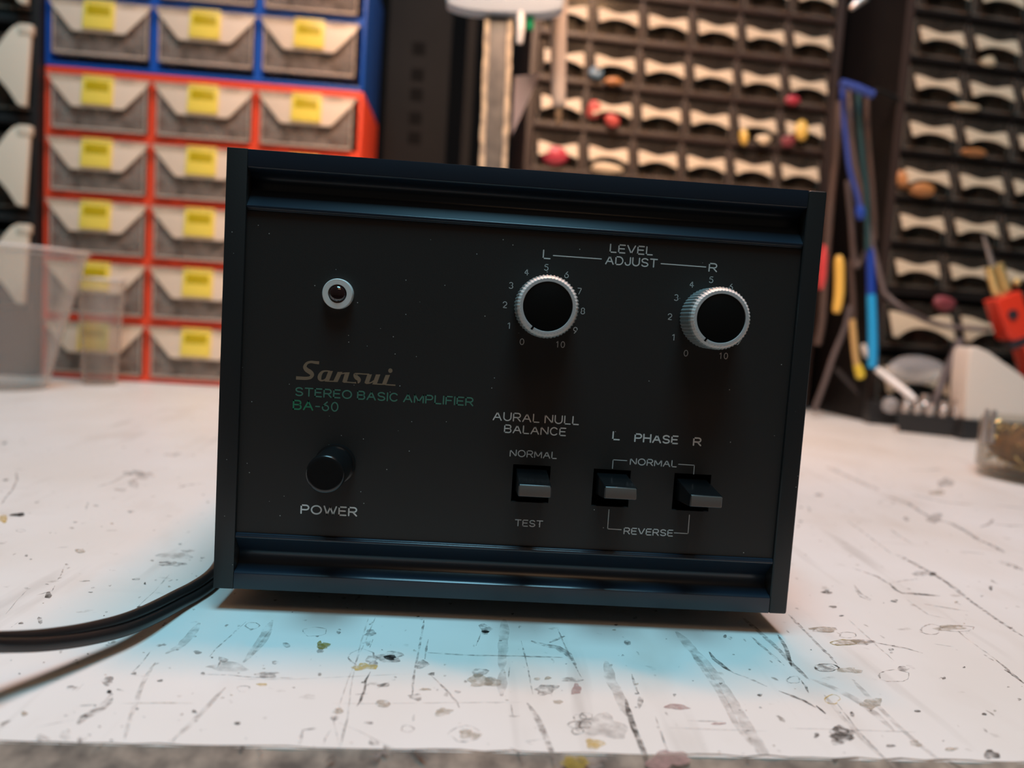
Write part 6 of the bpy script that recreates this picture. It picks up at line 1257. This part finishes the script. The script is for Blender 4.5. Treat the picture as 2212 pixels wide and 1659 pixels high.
rod('tool_handle', [(0.4363, 0.7450, 0.2294), (0.4362, 0.7450, 0.2111), (0.4368, 0.7450, 0.1868), (0.4370, 0.7450, 0.1715)], [.003, .0055, .0055, .003], 'rod_red', 'rose-red tool handle half hidden by the right edge of the amplifier', 'tool')
rod('plug', [(0.4549, 0.7000, 0.2761), (0.4571, 0.7000, 0.2671), (0.4591, 0.7000, 0.2592)], [.004, .0062, .004], 'navy', 'deep blue plug at the lower end of the blue lead', 'plug')
rod('tool_handle', [(0.4400, 0.7450, 0.5322), (0.4466, 0.7450, 0.5385), (0.4579, 0.7450, 0.5475)], [.003, .0048, .005], 'c_silver', 'dull silver tool end at the top edge between the cabinets', 'tool')
rod('plug', [(0.4883, 0.7200, 0.1023), (0.4924, 0.7200, 0.0929), (0.4956, 0.7200, 0.0858)], [.003, .0042, .003], 'cream', 'pale pink plug tucked left of the azure rod', 'plug')

# ------------------------------------------------------------------ socket tray, blister, stand, torch, jar at the right
tr = thing('socket_tray', 'black fluted tray holding shiny sockets, left of the white stand', 'tray', (.5385, .636, 0.0003), -.50)
o3 = []
TW, TD = .0385, .018
ring = []
for k in range(60):
    u = k/60*4; i = int(u); f = u-i
    cs = [(-TW, -TD), (TW, -TD), (TW, TD), (-TW, TD)]; a, c = cs[i], cs[(i+1) % 4]
    ring.append((a[0]+(c[0]-a[0])*f, a[1]+(c[1]-a[1])*f))
def taper(u, v, t):
    k = .86+.14*t/.022; fl = 1-.02*(math.sin(u*900) > 0)
    return (u*k, v*k*fl, t)
MB().prism(ring, taper, 0, .022).build('tray_body', M['tray'], tr, .0006)
ca, sa = math.cos(-.50), math.sin(-.50)
for i, (u, v, r, h, lab) in enumerate(((-.028, -.006, .0055, .020, 'shiny socket at the left end of the black tray'), (-.0155, -.008, .0050, .017, 'shiny socket second from the left end of the black tray'), (-.002, -.008, .0058, .015, 'shiny socket in the middle of the black tray, by the violet cable'), (.0115, -.008, .0050, .019, 'shiny socket second from the right end of the black tray'), (.0265, -.007, .0062, .022, 'widest shiny socket at the right end of the black tray, against the white stand'), (-.008, .008, .0060, .024, 'taller socket in the back row of the black tray'))):
    z = .0226
    tag(MB().lathe([(r*.7, 0), (r, .001), (r, h*.55), (r*.8, h*.62), (r*.8, h), (r*.55, h), (r*.5, h*.6)], lambda a, c, hh, u=u, v=v: (.5385+u*ca-v*sa+a, .636+u*sa+v*ca+c, z+hh), 22, close=False).build('socket', M['chrome'], smooth=30), lab, 'socket', 'sockets in the black tray')
tag(MB().tube([(0.4989, 0.7000, 0.0722), (0.5144, 0.6900, 0.0590), (0.5255, 0.6720, 0.0460), (0.5314, 0.6620, 0.0369)], [.0040, .0046, .0048, .0042], 14).build('white_stick', M['white'], smooth=60), 'white plastic stick leaning down towards the socket tray', 'stick')
bl = MB(); bl.lump((0, 0, 0), (.029, .012, .016), 77, 0, .55); bo_ = bl.build('blister_pack', M['bag'], smooth=60); bo_.location = (0.5460, 0.7120, 0.0688)
tag(bo_, 'crumpled clear plastic pack behind the white stick', 'plastic pack')
b2 = MB(); b2.lump((0, 0, 0), (.010, .010, .012), 78, 0, .2); q = b2.build('cotton_ball', M['bag'], smooth=60); q.location = (0.5160, 0.6900, 0.0270); tag(q, 'small whitish crumpled ball left of the socket tray', 'ball')
tag(MB().box(.50, .62, .705, .725, .0003, .030).build('storage_box', M['tray'], None, .002), 'low black box behind the socket tray', 'box')

st = thing('iron_stand', 'white curved stand on a black base, at the right edge beside the socket tray', 'stand')
P0 = [(0.5560, 0.6000, 0.0235), (0.5528, 0.6000, 0.0645), (0.5518, 0.6000, 0.1010), (0.5544, 0.6000, 0.1076), (0.5620, 0.6000, 0.1080), (0.5753, 0.6000, 0.1035), (0.5933, 0.6000, 0.0928), (0.6142, 0.6000, 0.0811), (0.6385, 0.6000, 0.0653), (0.6530, 0.6000, 0.0487), (0.6610, 0.6000, 0.0208)]
MB().prism([(p[0], p[2]) for p in P0], lambda u, v, t: (u, t, v), .598, .630).build('shield', M['cream'], st, .003, segs=3)
MB().box(.551, .665, .594, .66, .0004, .0235).build('base', M['tray'], st, .002)

to = thing('torch', 'red hand torch with brass collar and steel needle, leaning behind the white stand', 'torch')
ax0, ax1 = Vector((0.5965, 0.6650, 0.2453)), Vector((0.6791, 0.6650, 0.0663)); ax = (ax1-ax0).normalized(); sx = Vector((ax.z, 0, -ax.x)); sx = -sx if sx.x < 0 else sx
def tp(d, a, y): return tuple(ax0+ax*d+sx*a+Vector((0, y, 0)))
def dd(pxp): return (Vector(pxp)-ax0).dot(ax)
d1, d2, d3 = dd((0.6122, 0.6650, 0.2080)), dd((0.6265, 0.6650, 0.1726)), dd((0.6388, 0.6650, 0.1448))
MB().tube([tp(0, 0, 0), tp(d1*.5, 0, 0), tp(d1+.004, 0, 0)], [.0014, .0026, .0034], 14).build('needle', M['needle'], to)
col = MB()
for a, r in ((-.0052, .0062), (.0072, .0056)):
    col.tube([tp(d1, a, 0), tp(d1+.003, a, 0), tp(d2-.006, a, 0), tp(d2-.004, a, 0)], [r*.8, r, r, r*.7], 16)
col.build('collar', M['brass'], to)
MB().tube([tp(d2-.006, .0, 0), tp(d2+.004, .0, 0)], [.0055, .0055], 14).build('neck', M['brass'], to)
kn = MB(); kn.lump(tp(d2-.010, .0195, -.004), (.0046, .0046, .0046), 5, 0, .03); kn.build('valve_knob', M['brass'], to)
def blk(mb, da, db, a0, a1, y0, y1): mb.hull([tp(db, a0, y0), tp(db, a1, y0), tp(db, a0, y1), tp(db, a1, y1), tp(da, a0, y0), tp(da, a1, y0), tp(da, a0, y1), tp(da, a1, y1)])
bd_ = MB(); L_ = .155
bd_.prism([(d2, -.0175), (d2, .0155), (L_+.06, .0165), (L_+.06, -.002), (d2+.062, -.002), (d2+.052, -.0165)], lambda u, v, t: tp(u, v, t), -.013, .013)
bd_.build('body', M['torch_red'], to, .0025, segs=3)
MB().lathe([(.0062, 0), (.0062, .0022), (.0050, .0028), (0, .0028)], lambda a, c, h: tuple(Vector(tp(d2+.024+c, -.004+a, -.0125-h))), 28, close=False).build('ignition_button', M['torch_dark'], to)
tg = MB(); blk(tg, d2+.055, d2+.066, -.018, .006, -.0138, .004); tg.build('trigger', M['torch_dark'], to, .002)

ja = thing('glass_jar', 'short glass jar of brown brass wool at the right edge of the bench', 'jar', (.472, .350, .0003))
fr = lambda a, b_, h: (a, b_, h)
MB().lathe([(0, 0), (.048, 0), (.054, .002), (.0575, .008), (.0575, .044), (.056, .049), (.0545, .049), (.0555, .043), (.0555, .009), (.052, .005), (0, .004)], fr, 80, close=False).build('glass', M['jar_glass'], ja, smooth=50)
wl = MB(); wl.lump((.472, .350, .0245), (.0500, .0500, .0190), 21, 0, .07); o = wl.build('brass_wool', M['wool'], smooth=80); tag(o, 'brown tangle of brass wool filling the glass jar', 'brass wool')
rw = random.Random(12)
wr = MB()
for k in range(46):
    a = rw.uniform(2.0, 5.0); rr_ = rw.uniform(.030, .048); c0 = Vector((.472+rr_*math.cos(a), .350+rr_*math.sin(a), rw.uniform(.012, .042)))
    pts = [c0+Vector((rw.uniform(-.008, .008), rw.uniform(-.006, .006), rw.uniform(-.006, .006))) for _ in range(4)]
    wr.tube(pts, .0009, 6)
w_ = wr.build('wire_strands', M['brass'], o, smooth=60); 
for i, (x, lab) in enumerate(((2133, 'left of two grey pins standing in the glass jar'), (2148, 'right of two grey pins standing in the glass jar'))):
    a = Vector((0.4046, 0.3450, 0.0574)) if i == 0 else Vector((0.4106, 0.3450, 0.0570)); 
    tag(MB().tube([(a.x, a.y, a.z), (a.x+.0004, a.y, .040), (a.x+.001, a.y, .030)], [.0016, .0019, .0019], 10).build('pin', M['needle'], smooth=60), lab, 'pin', 'pins in the jar')
